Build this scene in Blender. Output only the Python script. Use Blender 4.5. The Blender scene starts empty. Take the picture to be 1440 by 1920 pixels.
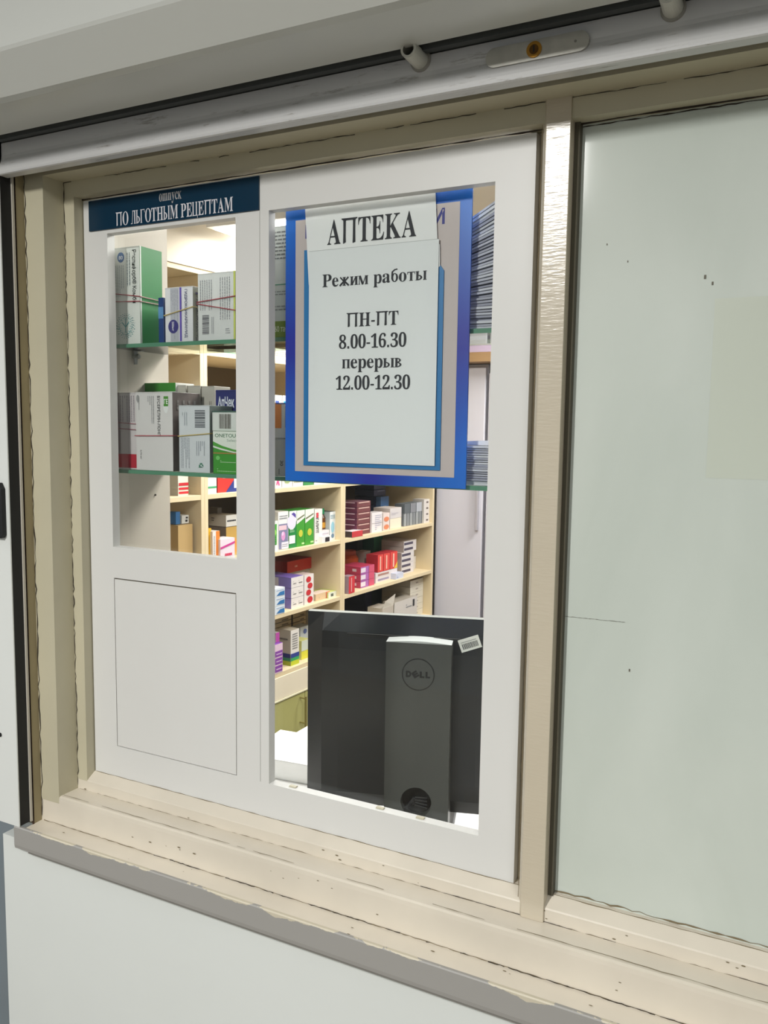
import bpy, math, random
from mathutils import Vector, Matrix
random.seed(7)
SC = bpy.context.scene
COL = SC.collection

# ------------------------------------------------------------------ camera
CAM = Vector((0, -1.03, 1.55)); FPX = 1560.0
MR = Matrix(((0.8902904, 0.4551849, 0.0137709), (0.0581946, -0.0837263, -0.9947881), (-0.4516595, 0.8864517, -0.1010300)))
cd = bpy.data.cameras.new('camera'); cam = bpy.data.objects.new('camera', cd); COL.objects.link(cam)
cd.sensor_fit = 'HORIZONTAL'; cd.sensor_width = 36; cd.lens = FPX / 1440 * 36; cd.clip_start = 0.02
Rm = Matrix((MR[0], -MR[1], -MR[2])).transposed().to_4x4()
cam.matrix_world = Matrix.Translation(CAM) @ Rm
SC.camera = cam
SC.view_settings.view_transform = 'Standard'; SC.view_settings.look = 'None'
SC.view_settings.gamma = 1; SC.view_settings.use_curve_mapping = False
SC.view_settings.exposure = 0.45
# ------------------------------------------------------------------ world and lights
w = bpy.data.worlds.new('world'); SC.world = w; w.use_nodes = True
w.node_tree.nodes['Background'].inputs[0].default_value = (0.9, 0.95, 1, 1)
w.node_tree.nodes['Background'].inputs[1].default_value = 0.3
def area(name, loc, rot, sx, sy, power, color=(1, 1, 1)):
    l = bpy.data.lights.new(name, 'AREA'); l.shape = 'RECTANGLE'; l.size = sx; l.size_y = sy
    l.energy = power; l.color = color
    o = bpy.data.objects.new(name, l); o.location = loc; o.rotation_euler = rot; COL.objects.link(o); return o
CORR_Z = 2.6
area('corridor_lamp_light', (-.93, -2.22, CORR_Z - .06), (0, 0, -.28), .13, .85, 62, (1, .985, .95))
area('corridor_lamp_light', (1.5, -2.1, CORR_Z - .06), (0, 0, 0), .2, 1.4, 34, (1, .985, .95))
area('corridor_lamp_light', (-3.3, -.75, CORR_Z - .06), (0, 0, 0), .2, .9, 20, (.93, .96, 1))
ROOM_Z = 2.262
area('pharmacy_lamp_light', (-1.60, 1.64, ROOM_Z - .05), (0, 0, 0), .58, .58, 13, (1, .98, .945))
area('pharmacy_lamp_light', (-0.60, 0.9, ROOM_Z - .05), (0, 0, 0), .58, .58, 24, (1, .975, .93))
area('pharmacy_lamp_light', (-0.75, 2.9, ROOM_Z - .05), (0, 0, 0), .58, .58, 25, (1, .98, .95))

# ------------------------------------------------------------------ helpers
def at(px, py, y):
    r = MR.transposed() @ Vector((px - 720, py - 960, FPX)); return CAM + r * ((y - CAM.y) / r.y)
def at_x(px, py, x):
    r = MR.transposed() @ Vector((px - 720, py - 960, FPX)); return CAM + r * ((x - CAM.x) / r.x)
def lin(c):
    return tuple(((v / 255) / 12.92 if v / 255 <= .04045 else ((v / 255 + .055) / 1.055) ** 2.4) for v in c)
MC = {}
def mat(rgb, rough=.55, metal=0, key=None, spec=.5, var=0.0, scale=8, bump=0, bscale=60, alpha=None):
    k = (tuple(rgb), rough, metal, key, spec, var, scale, bump, bscale)
    if k in MC: return MC[k]
    m = bpy.data.materials.new(key or 'paint_%02x%02x%02x' % tuple(int(c) for c in rgb)); m.use_nodes = True
    nt = m.node_tree; b = nt.nodes['Principled BSDF']; L = lin(rgb)
    b.inputs['Base Color'].default_value = (*L, 1); b.inputs['Roughness'].default_value = rough
    b.inputs['Metallic'].default_value = metal; b.inputs['Specular IOR Level'].default_value = spec
    tc = nt.nodes.new('ShaderNodeTexCoord')
    if var:
        n = nt.nodes.new('ShaderNodeTexNoise'); n.inputs['Scale'].default_value = scale; n.inputs['Detail'].default_value = 6
        nt.links.new(tc.outputs['Object'], n.inputs['Vector'])
        r = nt.nodes.new('ShaderNodeValToRGB'); r.color_ramp.elements[0].position = .3; r.color_ramp.elements[1].position = .7
        r.color_ramp.elements[0].color = (*[c * (1 - var) for c in L], 1); r.color_ramp.elements[1].color = (*[min(1, c * (1 + var * .5)) for c in L], 1)
        nt.links.new(n.outputs[0], r.inputs[0]); nt.links.new(r.outputs[0], b.inputs['Base Color'])
    if bump:
        n2 = nt.nodes.new('ShaderNodeTexNoise'); n2.inputs['Scale'].default_value = bscale
        nt.links.new(tc.outputs['Object'], n2.inputs['Vector'])
        bp = nt.nodes.new('ShaderNodeBump'); bp.inputs['Strength'].default_value = bump; bp.inputs['Distance'].default_value = .002
        nt.links.new(n2.outputs[0], bp.inputs['Height']); nt.links.new(bp.outputs[0], b.inputs['Normal'])
    MC[k] = m; return m

class MB:
    def __init__(s, mats=None): s.v = []; s.f = []; s.m = []; s.mats = list(mats or []); s.T = None
    def mi(s, m):
        if m not in s.mats: s.mats.append(m)
        return s.mats.index(m)
    def add(s, vs, fs, m):
        b = len(s.v)
        for p in vs:
            p = Vector(p); s.v.append(s.T @ p if s.T is not None else p)
        i = s.mi(m)
        for f in fs: s.f.append([b + k for k in f]); s.m.append(i)
    def box(s, x0, x1, y0, y1, z0, z1, m, mr=None, mt=None):
        vs = [(x0, y0, z0), (x1, y0, z0), (x1, y1, z0), (x0, y1, z0), (x0, y0, z1), (x1, y0, z1), (x1, y1, z1), (x0, y1, z1)]
        s.add(vs, [(0, 3, 2, 1), (4, 5, 6, 7), (0, 1, 5, 4), (1, 2, 6, 5), (2, 3, 7, 6), (3, 0, 4, 7)], m)
        if mr is not None: s.m[-3] = s.mi(mr); s.m[-1] = s.mi(mr)
        if mt is not None: s.m[-5] = s.mi(mt)
    def quad(s, a, b, c, d, m): s.add([a, b, c, d], [(0, 1, 2, 3)], m)
    def prism(s, prof, axis, a0, a1, m, caps=True):
        # prof: closed list of 2D points; axis 'x': (y,z), 'z': (x,y), 'y': (x,z)
        def mk(p, a): return {'x': (a, p[0], p[1]), 'z': (p[0], p[1], a), 'y': (p[0], a, p[1])}[axis]
        n = len(prof); vs = [mk(p, a0) for p in prof] + [mk(p, a1) for p in prof]
        fs = [(i, (i + 1) % n, n + (i + 1) % n, n + i) for i in range(n)]
        if caps: fs += [tuple(range(n))[::-1], tuple(range(n, 2 * n))]
        s.add(vs, fs, m)
    def cyl(s, p0, p1, r0, r1, m, n=24, cap0=True, cap1=True):
        p0 = Vector(p0); p1 = Vector(p1); d = (p1 - p0).normalized(); u = d.orthogonal().normalized(); w_ = d.cross(u)
        vs = []
        for p, r in ((p0, r0), (p1, r1)):
            for i in range(n):
                a = 2 * math.pi * i / n; vs.append(p + (u * math.cos(a) + w_ * math.sin(a)) * r)
        fs = [(i, (i + 1) % n, n + (i + 1) % n, n + i) for i in range(n)]
        if cap0: fs.append(tuple(range(n))[::-1])
        if cap1: fs.append(tuple(range(n, 2 * n)))
        s.add(vs, fs, m)
    def tube(s, pts, r, m, n=8):
        for a, b in zip(pts[:-1], pts[1:]): s.cyl(a, b, r, r, m, n)
    def ribbon(s, p0, p1, wid, side, m, jit=.5, seg=40, off=(0, 0, 0), seed=0, gaps=0.0):
        rd = random.Random(seed); p0 = Vector(p0); p1 = Vector(p1); side = Vector(side); off = Vector(off); L = []
        for i in range(seg + 1):
            c = p0.lerp(p1, i / seg) + off + side * (rd.uniform(-1, 1) * wid * jit)
            h = wid * rd.uniform(.25, 1) * .5; L.append((c - side * h, c + side * h))
        on = True
        for i in range(seg):
            if gaps and rd.random() < gaps: on = not on
            if on: s.quad(L[i][0], L[i + 1][0], L[i + 1][1], L[i][1], m)
    def build(s, name, parent=None, bevel=0, smooth=False, loc=None, rz=0):
        me = bpy.data.meshes.new(name); me.from_pydata([tuple(v) for v in s.v], [], s.f)
        for m in s.mats: me.materials.append(m)
        me.polygons.foreach_set('material_index', s.m)
        if smooth: me.polygons.foreach_set('use_smooth', [True] * len(s.f))
        me.update()
        o = bpy.data.objects.new(name, me); COL.objects.link(o)
        if parent: o.parent = parent
        if loc is not None: o.location = loc
        if rz: o.rotation_euler = (0, 0, rz)
        if bevel:
            md = o.modifiers.new('bevel', 'BEVEL'); md.width = bevel; md.segments = 2; md.limit_method = 'ANGLE'; md.angle_limit = .7
        return o
def tag(o, label=None, cat=None, group=None, kind=None):
    if label: o['label'] = label
    if cat: o['category'] = cat
    if group: o['group'] = group
    if kind: o['kind'] = kind
    return o
def empty(name, loc=(0, 0, 0), rz=0, parent=None):
    o = bpy.data.objects.new(name, None); o.empty_display_size = .05; COL.objects.link(o)
    o.location = loc; o.rotation_euler = (0, 0, rz)
    if parent: o.parent = parent
    return o

# ------------------------------------------------------------------ lettering
TC = {}
def tmesh(s, bold=0.0, shear=0.0):
    k = (s, bold, shear)
    if k in TC: return TC[k]
    cu = bpy.data.curves.new('lettering', 'FONT'); cu.body = s; cu.size = 1; cu.offset = bold; cu.shear = shear; cu.resolution_u = 4
    cu.fill_mode = 'FRONT'
    o = bpy.data.objects.new('lettering', cu); me = bpy.data.meshes.new_from_object(o)
    vs = [(v.co.x, v.co.y) for v in me.vertices]; fs = [tuple(p.vertices) for p in me.polygons]
    bpy.data.objects.remove(o); bpy.data.curves.remove(cu); bpy.data.meshes.remove(me)
    TC[k] = (vs, fs); return TC[k]
# serif bold face: round letters and capitals come from the mathematical bold alphabet, the rest is drawn here
MATH = dict(zip('АЕКРТНОМПСВХ', '\U0001D400\U0001D404\U0001D40A\U0001D40F\U0001D413\U0001D407\U0001D40E\U0001D40C\U0001D6B7\U0001D402\U0001D401\U0001D417'))
MATH.update(dict(zip('ераосух', '\U0001D41E\U0001D429\U0001D41A\U0001D428\U0001D41C\U0001D432\U0001D431')))
MATH.update({'m': '\U0001D426', 'n': '\U0001D427'})
MATH.update({str(i): chr(0x1D7CE + i) for i in range(10)})
XH, CH, ST, TH = .46, .68, .125, .04
def stem(x, h, w_=ST, e=.045, top=True, bot=True):
    P = [[(x, 0), (x + w_, 0), (x + w_, h), (x, h)]]
    if bot: P.append([(x - e, 0), (x + w_ + e, 0), (x + w_ + e, .028), (x - e, .028)])
    if top: P.append([(x - e, h - .028), (x + w_ + e, h - .028), (x + w_ + e, h), (x - e, h)])
    return P
def bowl(x, y0, y1, rx, th=ST, tv=TH):
    P = []; cy = (y0 + y1) / 2; ry = (y1 - y0) / 2; n = 12
    o = [(x + rx * math.cos(a), cy + ry * math.sin(a)) for a in [(-.5 + i / n) * math.pi for i in range(n + 1)]]
    q = [(x + (rx - th) * math.cos(a), cy + (ry - tv) * math.sin(a)) for a in [(-.5 + i / n) * math.pi for i in range(n + 1)]]
    for i in range(n): P.append([o[i], o[i + 1], q[i + 1], q[i]])
    return P
def bar(x0, y0, x1, y1, w_):
    dx, dy = x1 - x0, y1 - y0; l = math.hypot(dx, dy); nx, ny = -dy / l * w_ / 2, dx / l * w_ / 2
    return [[(x0 - nx, y0 - ny), (x1 - nx, y1 - ny), (x1 + nx, y1 + ny), (x0 + nx, y0 + ny)]]
def glyph(c):
    s = .05
    if c == 'и': return stem(s, XH) + stem(s + .28, XH) + bar(s + ST * .8, .04, s + .30, XH - .04, .06), .51
    if c == 'п': return stem(s, XH) + stem(s + .28, XH) + bar(s, XH - .02, s + .4, XH - .02, .04), .51
    if c == 'н': return stem(s, XH) + stem(s + .28, XH) + bar(s, XH / 2, s + .4, XH / 2, .045), .51
    if c == 'т': return stem(s + .14, XH, top=False) + bar(s - .02, XH - .02, s + .425, XH - .02, .04) + bar(s, XH, s - .01, XH - .13, .03) + bar(s + .405, XH, s + .415, XH - .13, .03), .5
    if c == 'м': return stem(s, XH, .04) + stem(s + .4, XH) + bar(s + .05, XH, s + .24, 0, .12) + bar(s + .24, 0, s + .42, XH, .045), .64
    if c == 'ы': return stem(s, XH) + bowl(s + ST * .6, 0, XH * .6, .27, .11) + stem(s + .43, XH), .66
    if c == 'ь': return stem(s, XH) + bowl(s + ST * .6, 0, XH * .6, .27, .11), .44
    if c == 'в': return stem(s, XH) + bowl(s + ST * .6, 0, XH * .55, .28, .11) + bowl(s + ST * .6, XH * .5, XH, .24, .1), .45
    if c == 'к': return stem(s, XH) + bar(s + .1, XH * .45, s + .36, XH, .05) + bar(s + .17, XH * .6, s + .36, 0, .12) + bar(s + .28, XH - .014, s + .45, XH - .014, .028) + bar(s + .26, .014, s + .47, .014, .028), .51
    if c == 'ж': return stem(s + .24, XH) + bar(s + .28, XH * .5, s + .02, 0, .1) + bar(s + .28, XH * .5, s + .05, XH, .08) + bar(s + .33, XH * .5, s + .59, 0, .1) + bar(s + .33, XH * .5, s + .56, XH, .08), .71
    if c == 'б':
        P = bowl(s + .2, 0, XH, .2, .115) + [[(2 * (s + .2) - x, y) for x, y in q] for q in bowl(s + .2, 0, XH, .2, .115)]
        return P + bar(s + .045, XH * .4, s + .06, XH + .08, .09) + bar(s + .04, XH + .06, s + .2, XH + .17, .07) + bar(s + .18, XH + .17, s + .36, XH + .2, .06), .48
    if c == 'Л': return stem(s + .36, CH) + bar(s + .11, .03, s + .2, CH, .05) + bar(s + .15, CH - .02, s + .4, CH - .02, .04) + bar(s - .04, .02, s + .16, .02, .04), .62
    if c == 'Ь': return stem(s, CH) + bowl(s + ST * .6, 0, CH * .56, .34, .13), .52
    if c == 'Ы': return stem(s, CH) + bowl(s + ST * .6, 0, CH * .56, .32, .13) + stem(s + .52, CH), .76
    if c == 'Г': return stem(s, CH) + bar(s, CH - .02, s + .45, CH - .02, .04) + bar(s + .44, CH, s + .46, CH - .17, .04), .55
    if c == 'Ц': return stem(s, CH) + stem(s + .36, CH) + bar(s, .02, s + .54, .02, .04) + bar(s + .53, .04, s + .53, -.15, .04), .64
    if c == '-': return bar(.04, .24, .27, .24, .08), .31
    if c == '.': return bar(.06, .06, .18, .06, .12), .25
    return [], .28
SP = {}
def serif(s):
    """-> list of (verts, faces), total width, in units of one em"""
    x = 0; out = []
    for c in s:
        if c in MATH:
            vs, fs = tmesh(MATH[c])
            x0 = min(v[0] for v in vs); x1 = max(v[0] for v in vs)
            out.append(([(v[0] - x0 + x + .02, v[1]) for v in vs], fs)); x += x1 - x0 + .04
        else:
            P, adv = glyph(c)
            for q in P: out.append(([(a + x, b) for a, b in q], [tuple(range(len(q)))]))
            x += adv
    return out, x
def put(mb, org, U, V, N, pieces, w0, width, height, m, capem=.68, eps=.0004):
    """lay 2D pieces on a plane: org = baseline left, width x height (cap height) in metres"""
    kx = width / w0; ky = height / capem
    for k, (vs, fs) in enumerate(pieces):
        mb.add([org + U * (x * kx) + V * (y * ky) + N * (eps + k * 1e-6) for x, y in vs], fs, m)
def put_serif(mb, org, U, V, N, s, width, height, m, eps=.0004):
    p, w0 = serif(s); put(mb, org, U, V, N, p, w0, width, height, m, .68, eps)
def put_sans(mb, org, U, V, N, s, width, height, m, bold=.0, shear=0, eps=.0004):
    vs, fs = tmesh(s, bold, shear)
    if not vs: return
    x0 = min(v[0] for v in vs); x1 = max(v[0] for v in vs); h = max(v[1] for v in vs)
    put(mb, org, U, V, N, [([(v[0] - x0, v[1]) for v in vs], fs)], x1 - x0, width, height, m, h, eps)

# ------------------------------------------------------------------ materials
CREAM = mat((190, 184, 160), .42, key='cream_gloss_paint', var=.07, scale=5, bump=.25, bscale=35)
CREAM2 = mat((213, 205, 190), .34, key='worn_cream_paint', var=.09, scale=7, bump=.3, bscale=30)
WHITE = mat((214, 214, 211), .4, key='white_painted_board', var=.03, scale=3, bump=.08, bscale=20)
PANEL = mat((213, 217, 214), .45, key='white_counter_front', var=.025, scale=3, bump=.05, bscale=25)
CRACK = mat((46, 38, 28), .9, key='dark_crack')
DIRT = mat((120, 108, 84), .9, key='brown_dirt')
BLACK = mat((14, 15, 17), .6, key='black_rubber')
LILAC = mat((206, 204, 214), .5, key='white_enamel')
WALLIN = mat((232, 222, 204), .8, key='ivory_wall', var=.02)
BEIGE = mat((222, 204, 168), .55, key='beige_chipboard', var=.04, scale=9)
BEIGED = mat((100, 88, 72), .7, key='grey_brown_back_board', var=.06, scale=6)

def lip_material():
    m = bpy.data.materials.new('grey_sill_edge_with_chipped_paint'); m.use_nodes = True; nt = m.node_tree; b = nt.nodes['Principled BSDF']
    tc = nt.nodes.new('ShaderNodeTexCoord'); sx = nt.nodes.new('ShaderNodeSeparateXYZ'); nt.links.new(tc.outputs['Object'], sx.inputs[0])
    n = nt.nodes.new('ShaderNodeTexNoise'); n.inputs['Scale'].default_value = 14; n.inputs['Detail'].default_value = 5; n.inputs['Roughness'].default_value = .62
    nt.links.new(tc.outputs['Object'], n.inputs['Vector'])
    a = nt.nodes.new('ShaderNodeMath'); a.operation = 'MULTIPLY_ADD'; a.inputs[1].default_value = .03; nt.links.new(n.outputs[0], a.inputs[0]); nt.links.new(sx.outputs[2], a.inputs[2])
    g = nt.nodes.new('ShaderNodeMath'); g.operation = 'GREATER_THAN'; g.inputs[1].default_value = .8815; nt.links.new(a.outputs[0], g.inputs[0])
    mx = nt.nodes.new('ShaderNodeMix'); mx.data_type = 'RGBA'; nt.links.new(g.outputs[0], mx.inputs[0])
    mx.inputs[6].default_value = (*lin((152, 150, 146)), 1); mx.inputs[7].default_value = (*lin((196, 188, 168)), 1)
    nt.links.new(mx.outputs[2], b.inputs['Base Color']); b.inputs['Roughness'].default_value = .5
    return m
def alu_material():
    m = bpy.data.materials.new('scuffed_aluminium'); m.use_nodes = True; nt = m.node_tree; b = nt.nodes['Principled BSDF']
    tc = nt.nodes.new('ShaderNodeTexCoord'); mp = nt.nodes.new('ShaderNodeMapping'); mp.inputs['Scale'].default_value = (9, 60, 60)
    nt.links.new(tc.outputs['Object'], mp.inputs[0])
    n = nt.nodes.new('ShaderNodeTexNoise'); n.inputs['Scale'].default_value = 1.6; n.inputs['Detail'].default_value = 8; n.inputs['Roughness'].default_value = .75
    nt.links.new(mp.outputs[0], n.inputs['Vector'])
    r = nt.nodes.new('ShaderNodeValToRGB'); r.color_ramp.elements[0].position = .30; r.color_ramp.elements[1].position = .42
    r.color_ramp.elements[0].color = (*lin((150, 146, 140)), 1); r.color_ramp.elements[1].color = (*lin((206, 206, 206)), 1)
    nt.links.new(n.outputs[0], r.inputs[0]); nt.links.new(r.outputs[0], b.inputs['Base Color'])
    b.inputs['Roughness'].default_value = .33; b.inputs['Metallic'].default_value = .2
    return m
def glass_material(name, tint=(1, 1, 1), rough=0.0, ior=1.5):
    m = bpy.data.materials.new(name); m.use_nodes = True; nt = m.node_tree; nt.nodes.remove(nt.nodes['Principled BSDF'])
    t = nt.nodes.new('ShaderNodeBsdfTransparent'); t.inputs[0].default_value = (*tint, 1)
    g = nt.nodes.new('ShaderNodeBsdfGlossy'); g.inputs['Roughness'].default_value = rough
    fr = nt.nodes.new('ShaderNodeFresnel'); fr.inputs[0].default_value = ior
    mx = nt.nodes.new('ShaderNodeMixShader'); nt.links.new(fr.outputs[0], mx.inputs[0]); nt.links.new(t.outputs[0], mx.inputs[1]); nt.links.new(g.outputs[0], mx.inputs[2])
    nt.links.new(mx.outputs[0], nt.nodes['Material Output'].inputs[0]); return m
def pane_material():
    m = bpy.data.materials.new('glass_backed_with_pale_green_film'); m.use_nodes = True; nt = m.node_tree; b = nt.nodes['Principled BSDF']
    tc = nt.nodes.new('ShaderNodeTexCoord')
    n = nt.nodes.new('ShaderNodeTexNoise'); n.inputs['Scale'].default_value = 3.2; n.inputs['Detail'].default_value = 7; n.inputs['Distortion'].default_value = .6
    mp = nt.nodes.new('ShaderNodeMapping'); mp.inputs['Scale'].default_value = (1.6, 1, .6); nt.links.new(tc.outputs['Object'], mp.inputs[0]); nt.links.new(mp.outputs[0], n.inputs['Vector'])
    r = nt.nodes.new('ShaderNodeValToRGB'); r.color_ramp.elements[0].position = .25; r.color_ramp.elements[1].position = .75
    r.color_ramp.elements[0].color = (*lin((186, 195, 186)), 1); r.color_ramp.elements[1].color = (*lin((203, 210, 202)), 1)
    nt.links.new(n.outputs[0], r.inputs[0]); nt.links.new(r.outputs[0], b.inputs['Base Color'])
    b.inputs['Roughness'].default_value = .55; b.inputs['Coat Weight'].default_value = 1; b.inputs['Coat Roughness'].default_value = .06; b.inputs['Coat IOR'].default_value = 1.45
    return m
LIP = lip_material(); ALU = alu_material()
GLASS = glass_material('clear_window_glass', (.97, .98, .975), ior=1.33)
SHELFGLASS = glass_material('greenish_shelf_glass', (.86, .95, .9), .02)
EDGEGLASS = mat((88, 140, 112), .2, key='green_glass_edge', spec=.6)

# ------------------------------------------------------------------ rooms
XR = 1.25        # right end of the service window frame
def struct(name, mb, **k):
    o = mb.build(name, **k); o['kind'] = 'structure'; return o
FLOORM = mat((120, 112, 100), .4, key='floor_tile', var=.05)
b = MB(); b.box(-4.4, 3.2, -3.4, 4.3, -.1, 0, FLOORM); struct('floor', b)
# wall between corridor and pharmacy, with the hole for the service window
xL = at(12, 1750, -.095).x
b = MB(); b.box(xL, XR + .1, -.095, .18, 0, .838, PANEL); b.box(xL, XR + .1, -.05, .0149, .838, .9, PANEL); b.box(xL, XR + .1, .015, .18, .838, .89, PANEL)
b.box(-1.25, XR + .1, -.055, .18, 1.99, ROOM_Z, PANEL); b.box(-1.25, XR + .1, -.055, .18, ROOM_Z, CORR_Z, PANEL)
b.box(XR, 3.2, -.055, .18, 0, CORR_Z, PANEL)
b.box(-1.25, -1.07, .03, .18, .89, 1.99, mat((196, 188, 176), .6, key='grey_beige_reveal', var=.03))
b.box(-1.25, -1.16, -.055, .03, .93, 1.99, CREAM)
struct('wall_front', b)
b = MB(); b.box(-4.4, -1.25, .05, .18, 0, CORR_Z, mat((120, 130, 136), .6, key='blue_grey_wall', var=.05)); struct('wall_front_left', b)
CW = mat((150, 154, 156), .6, key='corridor_wall')
b = MB(); b.box(-4.4, 3.2, -3.5, -3.4, 0, CORR_Z, CW); struct('wall_corridor', b)
b = MB(); b.box(-4.5, -4.4, -3.5, .18, 0, CORR_Z, CW); struct('wall_corridor_left', b)
b = MB(); b.box(3.2, 3.3, -3.5, .18, 0, CORR_Z, CW); struct('wall_corridor_right', b)
b = MB(); b.box(-4.5, 3.3, -3.5, .05, CORR_Z, CORR_Z + .1, CW); struct('ceiling_corridor', b)
# pharmacy
b = MB(); b.box(-2.62, 3.2, .18, 4.3, ROOM_Z, ROOM_Z + .1, WALLIN)
for i in range(7):
    b.box(-2.6, 3.2, .72 + i * .6, .728 + i * .6, ROOM_Z - .004, ROOM_Z, mat((120, 104, 84), .7))
struct('ceiling', b)
b = MB(); b.box(-2.72, -2.42, .18, 4.3, 0, ROOM_Z, WALLIN); struct('wall_left', b)
b = MB(); b.box(-2.62, 3.2, 4.2, 4.3, 0, ROOM_Z, LILAC); struct('wall_back', b)
b = MB(); b.box(3.1, 3.2, .18, 4.3, 0, ROOM_Z, WALLIN); struct('wall_right', b)
# lamps
LAMP = bpy.data.materials.new('lamp_diffuser'); LAMP.use_nodes = True
LAMP.node_tree.nodes['Principled BSDF'].inputs['Emission Color'].default_value = (1, .98, .94, 1); LAMP.node_tree.nodes['Principled BSDF'].inputs['Emission Strength'].default_value = 4
def lamp(x, y, z, sx, sy, label, rz=0):
    r = empty('ceiling_light', (x, y, z), rz); tag(r, label, 'ceiling light')
    b = MB(); b.box(-sx / 2 - .02, sx / 2 + .02, -sy / 2 - .02, sy / 2 + .02, -.03, 0, mat((230, 230, 230), .5)); b.build('frame', r)
    b = MB(); b.box(-sx / 2, sx / 2, -sy / 2, sy / 2, -.036, -.0302, LAMP); b.build('diffuser', r)
lamp(-.93, -2.22, CORR_Z, .16, .85, 'long fluorescent lamp on the corridor ceiling behind the viewer', -.28)
lamp(1.5, -2.1, CORR_Z, .2, 1.4, 'long fluorescent lamp on the right of the corridor ceiling')
lamp(-3.3, -.75, CORR_Z, .2, .9, 'long fluorescent lamp at the left end of the corridor ceiling')
lamp(-1.60, 1.64, ROOM_Z, .58, .58, 'square ceiling lamp in front of the tall pharmacy shelving')
lamp(-.60, .9, ROOM_Z, .58, .58, 'square ceiling lamp above the white desk')
lamp(-.75, 2.9, ROOM_Z, .58, .58, 'square ceiling lamp near the back wall of the pharmacy')

# ------------------------------------------------------------------ service window: frame
W1 = empty('window_1', (-.7, 0, .94)); W1['kind'] = 'structure'
def wpart(name, mb, parent=W1, bevel=0, smooth=False):
    o = mb.build(name, None, bevel, smooth); o.parent = parent
    o.matrix_parent_inverse = Matrix.Translation(parent.location).inverted(); return o
Y1, Y2 = -.018, -.060
# left jamb: profile in plan (x, y)
b = MB()
b.prism([(-1.16, Y2), (-1.112, Y2), (-1.112, .015), (-1.16, .015)], 'z', .90, 1.9409, CREAM)
b.prism([(-1.1119, Y1), (-1.0895, Y1), (-1.0895, .0149), (-1.1119, .0149)], 'z', .929, 1.9164, CREAM)
b.ribbon((-1.1535, Y2, .87), (-1.1535, Y2, 1.96), .0026, (1, 0, 0), CRACK, .9, 90, (0, -.0006, 0), 3)
b.ribbon((-1.1115, Y1, .918), (-1.1115, Y1, 1.94), .0022, (1, 0, 0), CRACK, .8, 120, (.0004, -.0006, 0), 4)
wpart('jamb', b)
b = MB()   # outer lining beside the shutter rail
b.box(-1.20, -1.155, -.0765, -.0602, .861, 1.96, mat((152, 140, 108), .6, key='yellowed_cream_lining', var=.08, scale=12))
b.box(-1.156, -1.1545, -.0795, -.0765, .861, 1.96, mat((70, 50, 38), .9))
wpart('outer_lining', b)
# header
b = MB()
b.prism([(Y2, 1.99), (Y2, 1.941), (Y1, 1.941), (Y1, 1.9165), (.015, 1.9165), (.015, 1.99)], 'x', -1.16, XR, CREAM)
b.ribbon((-1.112, Y1, 1.9405), (XR, Y1, 1.9405), .0012, (0, 0, 1), CRACK, .6, 260, (0, -.0006, -.0006), 5, .1)
b.ribbon((-1.09, -.0005, 1.9158), (XR, -.0005, 1.9158), .0028, (0, 0, 1), CRACK, .15, 100, (0, -.0006, -.001), 6)
wpart('header', b)
# sill: bead, stop, frame rail and outer ledge
b = MB()
b.prism([(.015, .9415), (0, .9415), (-.017, .931), (Y1, .929), (Y1, .912), (-.056, .9125), (-.0595, .911), (Y2, .905), (Y2, .862), (-.1015, .8605), (-.1015, .84), (.015, .84)], 'x', -1.112, XR, CREAM2)
b.prism([(-.04, .919), (-.058, .919), (Y2, .862), (-.10, .8605), (-.10, .84), (-.04, .84)], 'x', -1.156, -1.1121, CREAM2)
b.ribbon((-1.11, Y1, .9115), (XR, Y1, .9115), .0012, (0, 0, 1), DIRT, .5, 300, (0, -.0006, .0006), 7)
b.ribbon((-.45, Y1, .9115), (.5, Y1, .9115), .0013, (0, 0, 1), CRACK, .4, 120, (0, -.0009, .0008), 17, .2)
b.ribbon((-1.15, Y2, .8625), (XR, Y2, .8625), .0016, (0, 0, 1), DIRT, .35, 300, (0, -.0006, .0006), 8)
b.ribbon((-.9, Y2, .8625), (.2, Y2, .8625), .0016, (0, 0, 1), CRACK, .4, 200, (0, -.0009, .0006), 18, .2)
b.ribbon((-1.085, -.0005, .9425), (XR, -.0005, .9425), .0014, (0, 0, 1), DIRT, .3, 160, (0, -.0006, 0), 9)
b.ribbon((-1.11, -.052, .9128), (XR, -.052, .9128), .0016, (0, 1, 0), DIRT, .5, 160, (0, 0, .0005), 10, .12)
b.ribbon((-1.13, -.0985, .8612), (XR, -.0985, .8612), .003, (0, 1, 0), DIRT, .4, 300, (0, 0, .0004), 11, .3)
rd = random.Random(5)
for i in range(60):      # chips and specks on the ledge and on the bead
    x = rd.uniform(-1.1, .6); zone = rd.choice([0, 1, 2])
    s_ = rd.uniform(.0006, .0022)
    if zone == 0: c = (x, rd.uniform(-.095, -.065), .8624); U, V = Vector((1, 0, 0)), Vector((0, 1, 0))
    elif zone == 1: c = (x, Y2 - .0006, rd.uniform(.868, .905)); U, V = Vector((1, 0, 0)), Vector((0, 0, 1))
    else: c = (x, Y1 - .0006, rd.uniform(.913, .928)); U, V = Vector((1, 0, 0)), Vector((0, 0, 1))
    c = Vector(c); b.add([c + U * s_ * 1.6 * math.cos(t) + V * s_ * .6 * math.sin(t) for t in [k * math.pi / 3 for k in range(6)]], [tuple(range(6))], DIRT)
wpart('sill', b)
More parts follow.
